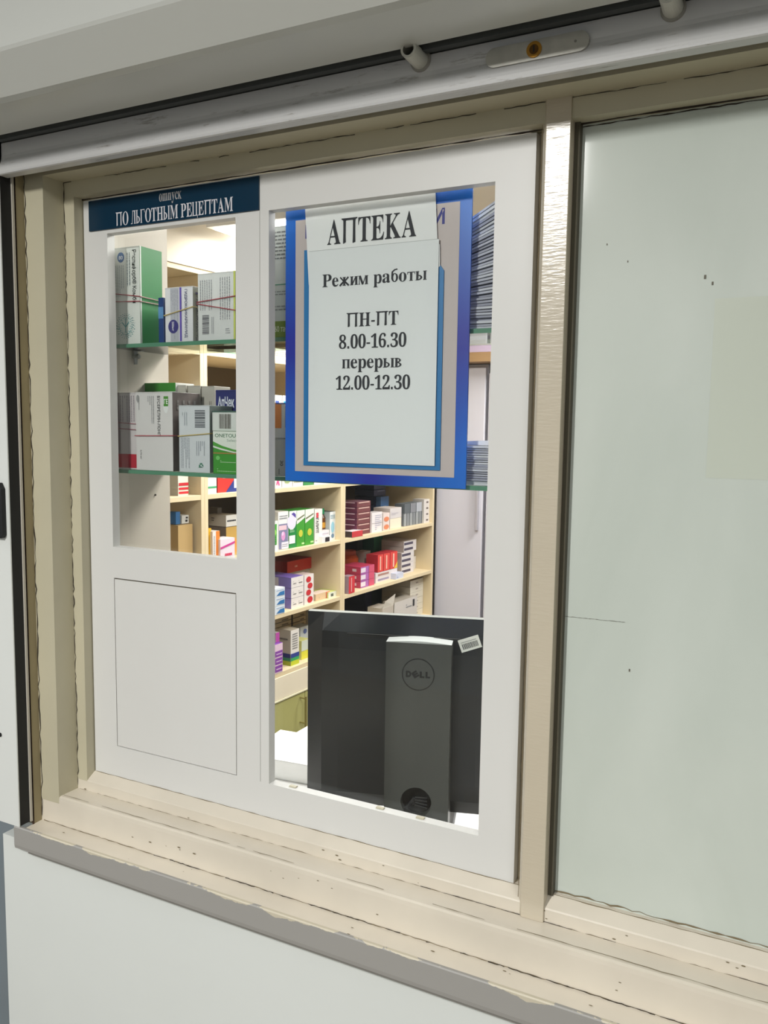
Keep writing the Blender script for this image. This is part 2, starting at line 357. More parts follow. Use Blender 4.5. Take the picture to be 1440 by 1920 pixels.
# mullion with glossy face
b = MB()
MUL = mat((194, 184, 164), .24, key='glossy_cream_mullion', var=.05, scale=5, bump=.1, bscale=120, spec=.6)
for n_ in MUL.node_tree.nodes:
    if n_.type == 'TEX_NOISE' and abs(n_.inputs['Scale'].default_value - 120) < 1:
        mp_ = MUL.node_tree.nodes.new('ShaderNodeMapping'); mp_.inputs['Scale'].default_value = (.5, .5, 3); tc_ = MUL.node_tree.nodes.new('ShaderNodeTexCoord')
        MUL.node_tree.links.new(tc_.outputs['Object'], mp_.inputs[0]); MUL.node_tree.links.new(mp_.outputs[0], n_.inputs['Vector'])
    if n_.type == 'BUMP': n_.inputs['Strength'].default_value = .28; n_.inputs['Distance'].default_value = .001
b.prism([(-.309, Y1 + .004), (-.3035, Y1 - .004), (-.2735, Y1 - .004), (-.2735, .014), (-.309, .014)], 'z', .912, 1.945, MUL)
b.box(-.335, -.2735, .0165, .05, .912, 1.945, MUL)
b.ribbon((-.309, Y1 + .003, .935), (-.309, Y1 + .003, 1.915), .0012, (1, 0, 0), DIRT, .3, 80, (-.0004, -.0012, 0), 21)
wpart('mullion', b, bevel=.0008)
# the white board with its two openings (one continuous board)
b = MB(); SX0, SX1, SZ0, SZ1 = -1.0875, -.3215, .9415, 1.913
LX0, LX1, LZ0, LZ1 = -1.036, -.779, 1.344, 1.857
RX0, RX1, RZ0, RZ1 = -.719, -.3735, .9965, 1.861
def hole_board(b, xs, zs, holes, y0, y1, m):
    for i in range(len(xs) - 1):
        for j in range(len(zs) - 1):
            cx, cz = (xs[i] + xs[i + 1]) / 2, (zs[j] + zs[j + 1]) / 2
            if any(h[0] < cx < h[1] and h[2] < cz < h[3] for h in holes): continue
            b.quad((xs[i], y0, zs[j]), (xs[i + 1], y0, zs[j]), (xs[i + 1], y0, zs[j + 1]), (xs[i], y0, zs[j + 1]), m)
            b.quad((xs[i], y1, zs[j]), (xs[i], y1, zs[j + 1]), (xs[i + 1], y1, zs[j + 1]), (xs[i + 1], y1, zs[j]), m)
    for k, (a, c, d, e) in enumerate(holes + [(xs[0], xs[-1], zs[0], zs[-1])]):
        b.quad((a, y0, d), (a, y1, d), (a, y1, e), (a, y0, e), m); b.quad((c, y0, d), (c, y0, e), (c, y1, e), (c, y1, d), m)
        b.quad((a, y0, d), (c, y0, d), (c, y1, d), (a, y1, d), m); b.quad((a, y0, e), (a, y1, e), (c, y1, e), (c, y0, e), m)
H1, H2 = (LX0, LX1, LZ0, LZ1), (RX0, RX1, RZ0, RZ1)
PXa, PXb, PZa, PZb = -1.0355, -.7805, .9965, 1.291      # let-in blank panel
G = .0013
hole_board(b, sorted({SX0, LX0, PXa, LX1, PXb, RX0, RX1, SX1}), sorted({SZ0, RZ0, PZb, LZ0, LZ1, RZ1, SZ1}), [H1, H2, (PXa, PXb, PZa, PZb)], 0, .016, WHITE)
b.box(-.7355, -.7345, -.0004, .001, .997, 1.862, mat((176, 176, 172), .7))
wpart('sash_board', b)
b = MB(); b.box(PXa, PXb, .003, .014, PZa, PZb, mat((90, 82, 66), .9, key='groove_dirt')); b.box(PXa + .0012, PXb - G, .0002, .013, PZa + G, PZb - .0022, WHITE)
wpart('blank_panel', b)
b = MB()
for (x0, x1, z0, z1) in (H1, H2): b.box(x0 - .004, x1 + .004, .0165, .0195, z0 - .004, z1 + .004, GLASS)
wpart('glass_pane', b)
# crumbs of old paint along the lower edge of the large opening
b = MB()
for i, px in enumerate((552, 715, 790)):
    p = at(px, (1478, 1515, 1531)[i], .012); b.box(p.x - .006, p.x + .006, .006, .012, RZ0, RZ0 + .0018, CREAM)
wpart('paint_crumb', b)
# dark lettered plate stuck over the top left corner
P0, P1 = at(168, 380, 0), at(487, 331, 0)
sz1 = P1.z + .0005; sz0 = at(487, 394, 0).z
TEAL = mat((6, 44, 66), .22, key='dark_teal_plate', spec=.6)
b = MB(); b.box(P0.x, P1.x, -.0025, -.0002, sz0, sz1, TEAL)
LW = mat((206, 206, 212), .5, key='pale_lettering')
U, V, N = Vector((1, 0, 0)), Vector((0, 0, 1)), Vector((0, -1, 0))
a = at(217, 424, -.003); e = at(437, 396, -.003)
put_serif(b, Vector((a.x, -.0025, a.z)), U, V, N, 'ПО ЛЬГОТНЫМ РЕЦЕПТАМ', e.x - a.x, .0205, LW)
a = at(298, 378, -.003); e = at(340, 374, -.003)
put_serif(b, Vector((a.x, -.0025, a.z)), U, V, N, 'оmnуск', e.x - a.x, .0165, mat((160, 160, 160), .5))
o = b.build('information_plate'); tag(o, 'narrow dark blue plate lettered for discounted prescriptions above the left opening', 'sign')

# ------------------------------------------------------------------ right hand window pane
W2 = empty('window_2', (.4, 0, .94)); W2['kind'] = 'structure'
b = MB(); b.box(-.27, XR - .02, .008, .014, .935, 1.925, pane_material())
b.ribbon((-.27, .008, 1.914), (XR - .05, .008, 1.9155), .0018, (0, 0, 1), CRACK, .3, 160, (0, -.0006, 0), 31)
g_ = mat((193, 200, 187), .3, key='pane_patch', spec=.5)  # flat rectangle of its own even tone, set flush on the pane
q0, q1 = at(1341, 560, .0078), at(1441, 900, .0078); b.box(q0.x, q0.x + .35, .0078, .008, q1.z, q0.z, g_)
b.ribbon((-.268, .008, .944), (XR - .05, .008, .946), .003, (0, 0, 1), DIRT, .4, 160, (0, -.0006, 0), 32)
q0, q1 = at(1042, 1154, .007), at(1172, 1167, .007); b.ribbon((q0.x, .0075, q0.z), (q1.x, .0075, q1.z), .0009, (0, 0, 1), mat((120, 120, 112), .7), .3, 40, (0, 0, 0), 34)
for px, py, r in ((1322, 519, .0022), (1336, 531, .0018), (1180, 1257, .0016), (1138, 458, .001), (1177, 490, .001)):
    q = at(px, py, .007); b.box(q.x - r * .5, q.x + r * .5, .0072, .008, q.z - r, q.z + r, mat((104, 100, 88), .7))
wpart('glass_pane', b, W2)
b = MB(); b.box(-.2733, -.2655, .0145, .02, .935, 1.925, BLACK); b.box(-.2733, -.2668, -.004, .0078, .9416, 1.9164, mat((78, 74, 60), .8))  # dark strips filling the black gap between mullion and pane
wpart('dark_gap_strip', b, W2)
b = MB(); b.box(-.26, XR - .1, .03, .045, .94, 1.93, mat((208, 206, 198), .6)); wpart('backing_board', b, W2)
b = MB(); b.box(1.2, XR, Y2, .02, .935, 1.94, CREAM); wpart('jamb', b, W2)

# ------------------------------------------------------------------ grey metal sill edge
b = MB()
b.prism([(-.1018, .829), (-.1065, .829), (-.1075, .835), (-.1075, .866), (-.1060, .8675), (-.1018, .8672)], 'x', -1.168, XR, LIP)
b.prism([(-.0985, .824), (-.1035, .824), (-.1018, .8292), (-.0985, .8292)], 'x', -1.14, XR, mat((112, 110, 104), .7))
o = b.build('trim_1'); o['kind'] = 'structure'

# ------------------------------------------------------------------ roller shutter
RS = empty('roller_shutter', (-.4, -.1, 1.93)); tag(RS, 'white roller shutter rolled up over the service window, aluminium bottom bar with a brass lock', 'shutter')
def rpart(name, mb, parent=None, bevel=0, smooth=False):
    parent = parent or RS; o = mb.build(name, None, bevel, smooth); o.parent = parent
    o.matrix_parent_inverse = Matrix.Translation(RS.location).inverted() if parent is RS else Matrix.Identity(4); return o
BOXW = mat((196, 198, 193), .3, key='white_lacquered_housing', spec=.5)
b = MB()
b.prism([(-.056, 2.30), (-.30, 2.30), (-.315, 2.285), (-.262, 2.19), (-.262, 2.026), (-.260, 2.022), (-.224, 1.985), (-.215, 1.982), (-.131, 1.982), (-.131, 1.992), (-.118, 1.992), (-.118, 2.02), (-.056, 2.02)], 'x', -1.9, XR + .2, BOXW)
rpart('housing', b, smooth=False)
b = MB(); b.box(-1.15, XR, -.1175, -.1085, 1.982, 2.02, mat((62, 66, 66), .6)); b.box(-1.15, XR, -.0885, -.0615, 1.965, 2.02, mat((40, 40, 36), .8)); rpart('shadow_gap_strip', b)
b = MB()
b.prism([(-.0905, 1.934), (-.1060, 1.934), (-.1082, 1.9352), (-.1090, 1.9378), (-.1083, 1.9415), (-.1069, 1.9455), (-.1050, 1.950), (-.1030, 1.955), (-.1016, 1.960), (-.1010, 1.965), (-.1010, 1.9835), (-.0905, 1.9835)], 'x', -1.1545, XR, ALU)
for k_ in range(4, 9): pass
b.box(-1.15, XR, -.0905, -.0855, 1.936, 1.9375, mat((60, 56, 40), .7))
BAR = rpart('bottom_bar', b, smooth=False)
for p_ in BAR.data.polygons:
    if abs(p_.normal.x) < .5 and p_.normal.y < -.2 and p_.normal.z > -.9: p_.use_smooth = True
b = MB()    # a slat above the bar
b.box(-1.1545, XR, -.104, -.094, 1.985, 2.018, mat((96, 102, 102), .45, .3, key='grey_slat')); rpart('slat', b)
PLUG = mat((192, 192, 182), .45, key='white_plastic')
for (px, py) in ((788, 113), (1262, 15)):
    c = at(px, py, -.103); b = MB(); c0 = Vector((c.x, -.100, c.z)); dd = Vector((0, -1, 0))
    b.cyl(c0, c0 + dd * .036, .0105, .0095, PLUG, 28, cap1=False)
    b.cyl(c0 + dd * .036, c0 + dd * .018, .0068, .0068, mat((130, 130, 120), .6), 28, cap0=False)
    n = 28; e1 = c0 + dd * .036; uu = Vector((1, 0, 0)); vv = Vector((0, 0, 1)); vs = []
    for rr in (.0095, .0068): vs += [e1 + (uu * math.cos(2 * math.pi * k / n) + vv * math.sin(2 * math.pi * k / n)) * rr for k in range(n)]
    b.add(vs, [(k, (k + 1) % n, n + (k + 1) % n, n + k) for k in range(n)], PLUG)
    b.cyl(c0, c0 + dd * .004, .013, .0125, mat((150, 148, 140), .6), 28)
    rpart('end_stop', b, smooth=False)
# lock
l0, l1 = at(912, 112, -.1035), at(1106, 72, -.1035); lc = at(1003, 95, -.1035)
b = MB(); hh = .0105; n = 16; zc = lc.z; pr = []
for k in range(n + 1): t = -math.pi / 2 + math.pi * k / n; pr.append((l1.x - hh + hh * math.cos(t), zc + hh * math.sin(t)))
for k in range(n + 1): t = math.pi / 2 + math.pi * k / n; pr.append((l0.x + hh + hh * math.cos(t), zc + hh * math.sin(t)))
b.prism(pr, 'y', -.1012, -.1062, mat((178, 176, 168), .32, .45, key='lock_plate_metal', var=.12, scale=60))
c = at(1079, 77, -.1062); b.cyl((c.x, -.1062, c.z), (c.x, -.1068, c.z), .0014, .0014, mat((120, 118, 112), .5), 12)
LP = rpart('lock_plate', b)
b = MB(); BR = mat((170, 124, 52), .3, .9, key='brass')
b.cyl((lc.x, -.104, zc), (lc.x, -.1075, zc), .0088, .0085, BR, 32)
b.cyl((lc.x, -.1075, zc), (lc.x, -.1078, zc), .0052, .0052, mat((96, 66, 28), .4, .8), 24)
b.box(lc.x - .0007, lc.x + .0007, -.1082, -.1078, zc - .003, zc + .004, BLACK)
o = b.build('lock_cylinder'); o.parent = LP; o['label'] = 'brass lock cylinder'
# guide rail
RAILM = mat((214, 217, 214), .4, key='white_lacquered_rail')
b = MB(); b.box(-1.26, -1.1555, -.1065, -.1045, .868, 1.99, RAILM); b.box(-1.26, -1.252, -.1045, -.077, .868, 1.99, RAILM)
b.box(-1.252, -1.1545, -.0835, -.0775, .868, 1.99, mat((186, 180, 168), .5)); RAIL = rpart('guide_rail', b)
b = MB(); b.box(-1.25, -1.157, -.1045, -.0835, .868, 1.99, BLACK)
o = b.build('brush_seal'); o.parent = RAIL
k0 = at(0, 955, -.108); b = MB(); zt, zb = at(4, 905, -.108).z, at(4, 1008, -.108).z; xx = at(10, 955, -.108).x
b.prism([(xx - .05, zb), (xx - .004, zb), (xx, zb + .005), (xx, zt - .01), (xx - .006, zt), (xx - .05, zt)], 'y', -.1066, -.115, BLACK)
rpart('black_latch', b, bevel=.001)
k1 = at(2, 1378, -.107); b = MB(); b.cyl((k1.x - .002, -.1066, k1.z), (k1.x - .002, -.108, k1.z), .0035, .0035, BLACK, 16); rpart('screw', b)

# ------------------------------------------------------------------ signs hanging behind the glass
YS = .030
def board_material(hw, hh):
    m = bpy.data.materials.new('printed_blue_board'); m.use_nodes = True; nt = m.node_tree; b = nt.nodes['Principled BSDF']
    tc = nt.nodes.new('ShaderNodeTexCoord'); sx = nt.nodes.new('ShaderNodeSeparateXYZ'); nt.links.new(tc.outputs['Object'], sx.inputs[0])
    def M_(op, a, b_=None):
        n = nt.nodes.new('ShaderNodeMath'); n.operation = op
        for k, v in enumerate((a, b_)):
            if v is None: continue
            if isinstance(v, (int, float)): n.inputs[k].default_value = v
            else: nt.links.new(v, n.inputs[k])
        return n.outputs[0]
    u = M_('ABSOLUTE', M_('DIVIDE', M_('SUBTRACT', sx.outputs[0], hw[0]), hw[1])); v = M_('ABSOLUTE', M_('DIVIDE', M_('SUBTRACT', sx.outputs[2], hh), hh))
    r = nt.nodes.new('ShaderNodeValToRGB'); r.color_ramp.elements[0].position = .05; r.color_ramp.elements[1].position = .8
    r.color_ramp.elements[0].color = (*lin((26, 40, 158)), 1); r.color_ramp.elements[1].color = (*lin((0, 104, 204)), 1)
    nt.links.new(M_('MULTIPLY', u, v), r.inputs[0]); nt.links.new(r.outputs[0], b.inputs['Base Color']); b.inputs['Roughness'].default_value = .35
    return m
def flat(mb, x0, x1, z0, z1, y, th, m): mb.box(x0, x1, y, y + th, z0, z1, m)
bx0, bx1 = at(535.5, 650, YS).x, at(879, 650, YS).x; bz0, bz1 = at(872, 917, YS).z, at(887, 347, YS).z
b = MB(); bm_ = board_material(((bx0 + bx1) / 2, (bx1 - bx0) / 2), (bz1 - bz0) / 2); cx = (bx0 + bx1) / 2
b.box(bx0, bx1, 0, .003, bz0 - bz0, bz1 - bz0, bm_)
ix0, ix1 = at(554, 650, YS).x, at(857, 650, YS).x; iz0, iz1 = at(553, 883, YS).z, at(858, 378, YS).z
b.box(ix0, ix1, -.0004, 0, iz0 - bz0, iz1 - bz0, mat((196, 184, 180), .5))
NAVY = mat((30, 34, 130), .5)
a = at(814, 421, YS); e = at(834, 419, YS); put_sans(b, Vector((a.x, 0, a.z - bz0)), U, V, N, 'И', e.x - a.x, .0205, NAVY, .03, eps=.0006)
a = at(573, 447, YS); put_sans(b, Vector((a.x, 0, a.z - bz0)), U, V, N, 'Р', .016, .019, NAVY, .03, eps=.0006)
BOARD = b.build('notice_board', loc=(0, YS, bz0)); tag(BOARD, 'blue bordered notice board with a beige middle hanging behind the glass of the large opening', 'notice board')
px0, px1 = at(571, 700, YS).x, at(829.5, 700, YS).x; pz0, pz1 = at(826, 882, YS).z, at(572, 470, YS).z
zc_ = at(830, 502, YS).z
b = MB(); b.prism([(px0, pz0 - bz0), (px1, pz0 - bz0), (px1, zc_ - bz0 - .004), (px1 - .006, zc_ - bz0 + .004), (px1 - .02, pz1 - bz0), (px0, pz1 - bz0)], 'y', -.0022, -.0006, mat((28, 116, 176), .4, key='blue_pocket'))
PK = b.build('paper_pocket', BOARD)
PAPER = mat((228, 231, 231), .6, key='paper_white', var=.012, scale=6)
PAPER2 = mat((236, 237, 236), .6, key='paper_white_upper', var=.012, scale=6)
INK = mat((26, 28, 36), .6, key='black_ink')
# timetable sheet (A4) in the pocket
sx0 = at(581.5, 700, YS).x; sx1 = at(820.5, 700, YS).x; sz0_ = at(581, 865, YS).z; sz1_ = at(582, 472.5, YS).z
b = MB(); b.box(sx0, sx1, -.0002, 0, sz0_, sz1_, PAPER); b.box(sx0, sx1, -.00025, -.0002, sz1_ - .0006, sz1_, mat((170, 174, 172), .6))
def line(mb, s, p, q, hgt, y):
    a = at(p[0], p[1], y); e = at(q[0], q[1], y)
    put_serif(mb, Vector((a.x, -.0003, (a.z + e.z) / 2)), U, V, N, s, e.x - a.x, hgt, INK)
line(b, 'Режим работы', (607, 539), (803, 526), .0178, YS)
line(b, 'ПН-ПТ', (652, 615), (750, 608), .0190, YS)
line(b, '8.00-16.30', (638, 655), (765, 650), .0188, YS)
line(b, 'перерыв', (644, 692), (757, 688), .0190, YS)
line(b, '12.00-12.30', (632, 731), (772, 730), .0190, YS)
o = b.build('timetable_sheet', loc=(0, YS - .0042, 0)); tag(o, 'white paper sheet with the printed opening hours in the blue pocket', 'paper sheet')
# upper sheet
t0, t1, t2, t3 = at(574, 390, YS), at(818, 357, YS), at(826, 502, YS), at(581, 535, YS)
m0 = at(826, 459, YS)
b = MB(); zz = lambda p: (p.x, 0, p.z)
pts = [zz(t3), (at(826, 503, YS).x - .004, 0, at(822, 503, YS).z), zz(at(826.5, 500, YS)), zz(at(826.5, 459, YS)), zz(at(822, 457, YS)), zz(t1), zz(t0)]
b.add([(p[0], 0, p[2]) for p in pts] + [(p[0], .0003, p[2]) for p in pts], [(0, 1, 2, 3, 4, 5, 6)], PAPER2)
n7 = 7
for k in range(n7): b.f.append([k, k + 7, (k + 1) % 7 + 7, (k + 1) % 7]); b.m.append(0)
b.f.append(list(range(13, 6, -1))); b.m.append(0)
a = at(615, 462, YS); e = at(783, 442, YS)
p_, w0 = serif('АПТЕКА'); put(b, Vector((a.x, 0, (a.z + e.z) / 2)), U, V, N, p_, w0, e.x - a.x, .0338, INK)
o = b.build('title_sheet', loc=(0, YS - .0030, 0)); tag(o, 'white paper sheet with large black title lettering at the top of the notice board', 'paper sheet')

# ------------------------------------------------------------------ printed cartons
FACES = {'f': (lambda w, d, h: (Vector((-w / 2, -d / 2, 0)), Vector((1, 0, 0)), Vector((0, 0, 1)), Vector((0, -1, 0)), w, h)),
         'r': (lambda w, d, h: (Vector((w / 2, -d / 2, 0)), Vector((0, 1, 0)), Vector((0, 0, 1)), Vector((1, 0, 0)), d, h)),
         't': (lambda w, d, h: (Vector((-w / 2, -d / 2, h)), Vector((1, 0, 0)), Vector((0, 1, 0)), Vector((0, 0, 1)), w, d))}
GREYTXT = (150, 152, 156)
def decorate(mb, w, d, h, decs, e):
    for k, D in enumerate(decs):
        org, U_, V_, N_, fw, fh = FACES[D[1]](w, d, h); ee = e * (1 + .12 * k)
        if D[0] == 'rect':
            _, _, u0, v0, u1, v1, c = D; m = mat(c, .5)
            mb.add([org + U_ * (u * fw) + V_ * (v * fh) + N_ * ee for u, v in ((u0, v0), (u1, v0), (u1, v1), (u0, v1))], [(0, 1, 2, 3)], m)
        elif D[0] == 'poly':
            _, _, pts, c = D
            mb.add([org + U_ * (u * fw) + V_ * (v * fh) + N_ * ee for u, v in pts], [tuple(range(len(pts)))], mat(c, .5))
        elif D[0] == 'oval':
            _, _, u, v, ru, rv, c = D
            mb.add([org + U_ * ((u + ru * math.cos(t)) * fw) + V_ * ((v + rv * math.sin(t)) * fh) + N_ * ee for t in [i * math.pi / 10 for i in range(20)]], [tuple(range(20))], mat(c, .5))
        elif D[0] == 'ring':
            _, _, u, v, r, n, c = D     # dotted ring, radius in metres
            rd = random.Random(3)
            for i in range(n):
                t = 2 * math.pi * i / n
                for rr in (.82, 1.0, 1.16):
                    c0 = org + U_ * (u * fw + r * rr * math.cos(t + rr)) + V_ * (v * fh + r * rr * math.sin(t + rr)) + N_ * ee; s_ = rd.uniform(.0006, .0013)
                    mb.add([c0 - U_ * s_ - V_ * s_ * .5, c0 + U_ * s_ - V_ * s_ * .5, c0 + U_ * s_ + V_ * s_ * .5, c0 - U_ * s_ + V_ * s_ * .5], [(0, 1, 2, 3)], mat(c, .5))
        elif D[0] == 'lines':       # greyed small print; dir 'h' or 'v'
            _, _, u0, v0, u1, v1, n, dr, c = D; rd = random.Random(n * 7 + int(h * 1000)); m = mat(c, .6)
            for i in range(n):
                if dr == 'h':
                    v = v0 + (v1 - v0) * (i + .25) / n; t = (v1 - v0) / n * .38; x = u0
                    while x < u1:
                        L = rd.uniform(.04, .13) * (u1 - u0); q = min(u1, x + L)
                        mb.add([org + U_ * (a * fw) + V_ * (c_ * fh) + N_ * ee for a, c_ in ((x, v), (q, v), (q, v + t), (x, v + t))], [(0, 1, 2, 3)], m); x = q + .02 * (u1 - u0)
                        if rd.random() < .05: break
                else:
                    x = u0 + (u1 - u0) * (i + .25) / n; t = (u1 - u0) / n * .38; v = v1
                    while v > v0:
                        L = rd.uniform(.03, .1) * (v1 - v0); q = max(v0, v - L)
                        mb.add([org + U_ * (a * fw) + V_ * (c_ * fh) + N_ * ee for a, c_ in ((x, q), (x + t, q), (x + t, v), (x, v))], [(0, 1, 2, 3)], m); v = q - .015 * (v1 - v0)
                        if rd.random() < .04: break
        elif D[0] == 'bars':        # bar code, 'h' = bars lie flat and pile upwards
            _, _, u0, v0, u1, v1, dr, c = D; rd = random.Random(11); t = 0
            while t < 1:
                w_ = rd.uniform(.02, .06); q = min(1, t + w_)
                if dr == 'h': a, c_, a2, c2 = u0, v0 + (v1 - v0) * t, u1, v0 + (v1 - v0) * q
                else: a, c_, a2, c2 = u0 + (u1 - u0) * t, v0, u0 + (u1 - u0) * q, v1
                mb.add([org + U_ * (x * fw) + V_ * (y * fh) + N_ * ee for x, y in ((a, c_), (a2, c_), (a2, c2), (a, c2))], [(0, 1, 2, 3)], mat(c, .6)); t = q + rd.uniform(.015, .05)
        elif D[0] == 'text':        # horizontal text
            _, _, s, u0, v0, u1, ch, c, bold = D
            put_sans(mb, org + U_ * (u0 * fw) + V_ * (v0 * fh), U_, V_, N_, s, (u1 - u0) * fw, ch, mat(c, .6), bold, eps=ee)
        elif D[0] == 'vtext':       # reads downwards
            _, _, s, u0, v1, v0, ch, c, bold = D
            put_sans(mb, org + U_ * (u0 * fw) + V_ * (v1 * fh), -V_, U_, N_, s, (v1 - v0) * fh, ch, mat(c, .6), bold, eps=ee)
def carton(label, w, d, h, loc, rz=0, col=(225, 225, 222), side=None, top=None, decs=(), group=None, name='medicine_box', cat='medicine box', eps=.0004, tilt=None, bevel=.0006):
    mb = MB(); mb.box(-w / 2, w / 2, -d / 2, d / 2, 0, h, mat(col, .45), mat(side, .45) if side else None, mat(top, .45) if top else None)
    mb.quad((-w / 2, -d / 2 - eps * .5, h - .0016), (w / 2, -d / 2 - eps * .5, h - .0016), (w / 2, -d / 2 - eps * .5, h - .0011), (-w / 2, -d / 2 - eps * .5, h - .0011), mat([c * .8 for c in col], .6))
    decorate(mb, w, d, h, decs, eps)
    o = mb.build(name, loc=loc, rz=rz, bevel=bevel)
    if tilt: o.rotation_euler = (tilt[0], tilt[1], rz)
    tag(o, label, cat, group); return o

# ------------------------------------------------------------------ glass shelves in the window reveal
GZ = [(1.472, 'lower'), (1.684, 'upper')]
SXA, SXB, SYA, SYB = -1.068, .9, .04, .172
for gz, nm in GZ:
    r = empty('glass_shelf', ((SXA + SXB) / 2, .1, gz)); tag(r, nm + ' green edged glass shelf across the window reveal, holding ' + ('test kits and white cartons' if nm == 'lower' else 'banded cartons'), 'shelf')
    b = MB(); hx = (SXB - SXA) / 2; b.box(-hx, hx, SYA - .1 + .0012, SYB - .1, -.006, 0, SHELFGLASS); b.build('glass_plate', r)
    b = MB(); b.box(-hx, hx, SYA - .1, SYA - .1 + .001, -.0062, .0002, EDGEGLASS); b.build('polished_edge', r)
    if nm == 'upper':
        b = MB(); m = mat((176, 178, 176), .3, .8)
        for yy in (-.01,):
            b.box(-hx + .001, -hx + .02, yy - .004, yy + .004, -.0075, -.0062, m); b.cyl((-hx, yy, -.016), (-hx + .012, yy, -.016), .005, .004, m, 16); b.cyl((-hx + .004, yy, -.03), (-hx + .004, yy, -.007), .0035, .0045, m, 12)
        b.build('support_pin', r)
def shelf_carton(label, px0, px1, ytop, gz, y0=.045, d=.09, **k):
    """front face spans px0..px1 at depth y0, standing at height gz, top edge at pixel row ytop"""
    pm = at((px0 + px1) / 2, ytop, y0); a = at(px0, (ytop + 600) / 2 if gz > 1.6 else 810, y0); e = at(px1, (ytop + 600) / 2 if gz > 1.6 else 810, y0)
    return carton(label, e.x - a.x, d, pm.z - gz, ((a.x + e.x) / 2, y0 + d / 2, gz), **k)
ZL, ZU = GZ[0][0] + .0004, GZ[1][0] + .0004
W_ = (222, 223, 220)
# upper shelf
shelf_carton('tall white carton with a dotted ring and green side at the upper left', 215.5, 262, 463, ZU, .045, .054, col=(214, 218, 212), side=(28, 130, 62), top=(200, 210, 200), decs=[
    ('oval', 'f', .26, .90, .14, .052, (36, 92, 150)), ('text', 'f', '80', .18, .878, .34, .006, (230, 235, 240), .01), ('lines', 'f', .02, .50, .40, .82, 5, 'v', (160, 168, 170)), ('lines', 'f', .48, .6, .66, .94, 2, 'v', (120, 130, 134)),
    ('vtext', 'f', 'Респифорб® Комби', .72, .965, .42, .0085, (50, 56, 54), .012), ('ring', 'f', .42, .19, .0175, 26, (44, 120, 124)), ('ring', 'f', .42, .19, .013, 14, (110, 170, 170)),
    ('rect', 'f', .40, .12, .43, .27, (90, 150, 150)), ('poly', 'f', [(.42, .17), (.56, .22), (.55, .235), (.42, .185)], (90, 150, 150)), ('poly', 'f', [(.42, .17), (.28, .22), (.29, .235), (.42, .185)], (90, 150, 150)),
    ('rect', 'r', 0, 0, .06, 1, (210, 216, 210))])
shelf_carton('narrow dark blue carton squeezed beside the tall green one on the upper glass shelf', 297, 306.5, 558, ZU, .062, .09, col=(26, 60, 120), decs=[('rect', 'f', 0, .55, 1, .8, (90, 140, 190))])
shelf_carton('white carton with silver pattern and a purple stripe on the upper glass shelf', 309.5, 361.5, 538, ZU, .05, .06, col=(216, 217, 220), side=(168, 168, 172), decs=[
    ('rect', 'f', .20, .02, .50, .98, (176, 178, 186)), ('lines', 'f', .21, .05, .49, .95, 5, 'v', (150, 152, 160)), ('rect', 'f', .535, .02, .60, .99, (92, 72, 168)), ('oval', 'f', .30, .29, .185, .125, (52, 48, 118)), ('vtext', 'f', '500мг', .25, .38, .21, .0045, (225, 225, 230), .01),
    ('vtext', 'f', 'ГИДРОКСИКАРБАМИД', .72, .95, .08, .0052, (60, 62, 110), .012), ('vtext', 'r', 'ГИДРОКСИКАРБАМИД', .12, .82, .03, .007, (60, 60, 90), .012), ('rect', 'r', .1, .86, .4, .9, (70, 60, 120))])
shelf_carton('wide pale grey carton with a lime right edge on the upper glass shelf', 371, 441.5, 510.5, ZU, .046, .06, col=(208, 211, 209), side=(176, 186, 90), decs=[
    ('lines', 'f', .05, .45, .40, .90, 6, 'v', GREYTXT), ('lines', 'f', .58, .30, .88, .92, 5, 'v', GREYTXT), ('bars', 'f', .12, .10, .30, .38, 'h', (90, 90, 96)), ('lines', 'f', .36, .1, .44, .35, 2, 'v', GREYTXT),
    ('rect', 'f', .955, 0, 1, 1, (190, 200, 96)), ('lines', 'f', .74, .09, .86, .18, 3, 'h', GREYTXT)])
shelf_carton('tall grey white carton with an olive foot left of the notice board', 510, 590, 421, ZU, .048, .1, col=(206, 211, 208), side=(180, 186, 180), decs=[
    ('rect', 'f', 0, 0, 1, .15, (112, 140, 36)), ('text', 'f', '60 таблеток', .07, .055, .7, .009, (214, 220, 190), .015), ('rect', 'f', 0, .475, 1, .483, (40, 140, 110)), ('lines', 'f', .04, .70, .95, .965, 8, 'h', (120, 124, 124)), ('lines', 'f', .04, .38, .95, .43, 2, 'h', (140, 144, 144)), ('lines', 'f', .04, .24, .9, .3, 2, 'h', (140, 144, 144))])
shelf_carton('dark green carton standing behind the tall grey one at the left of the notice board', 493, 510, 497, ZU, .066, .09, col=(22, 62, 44))
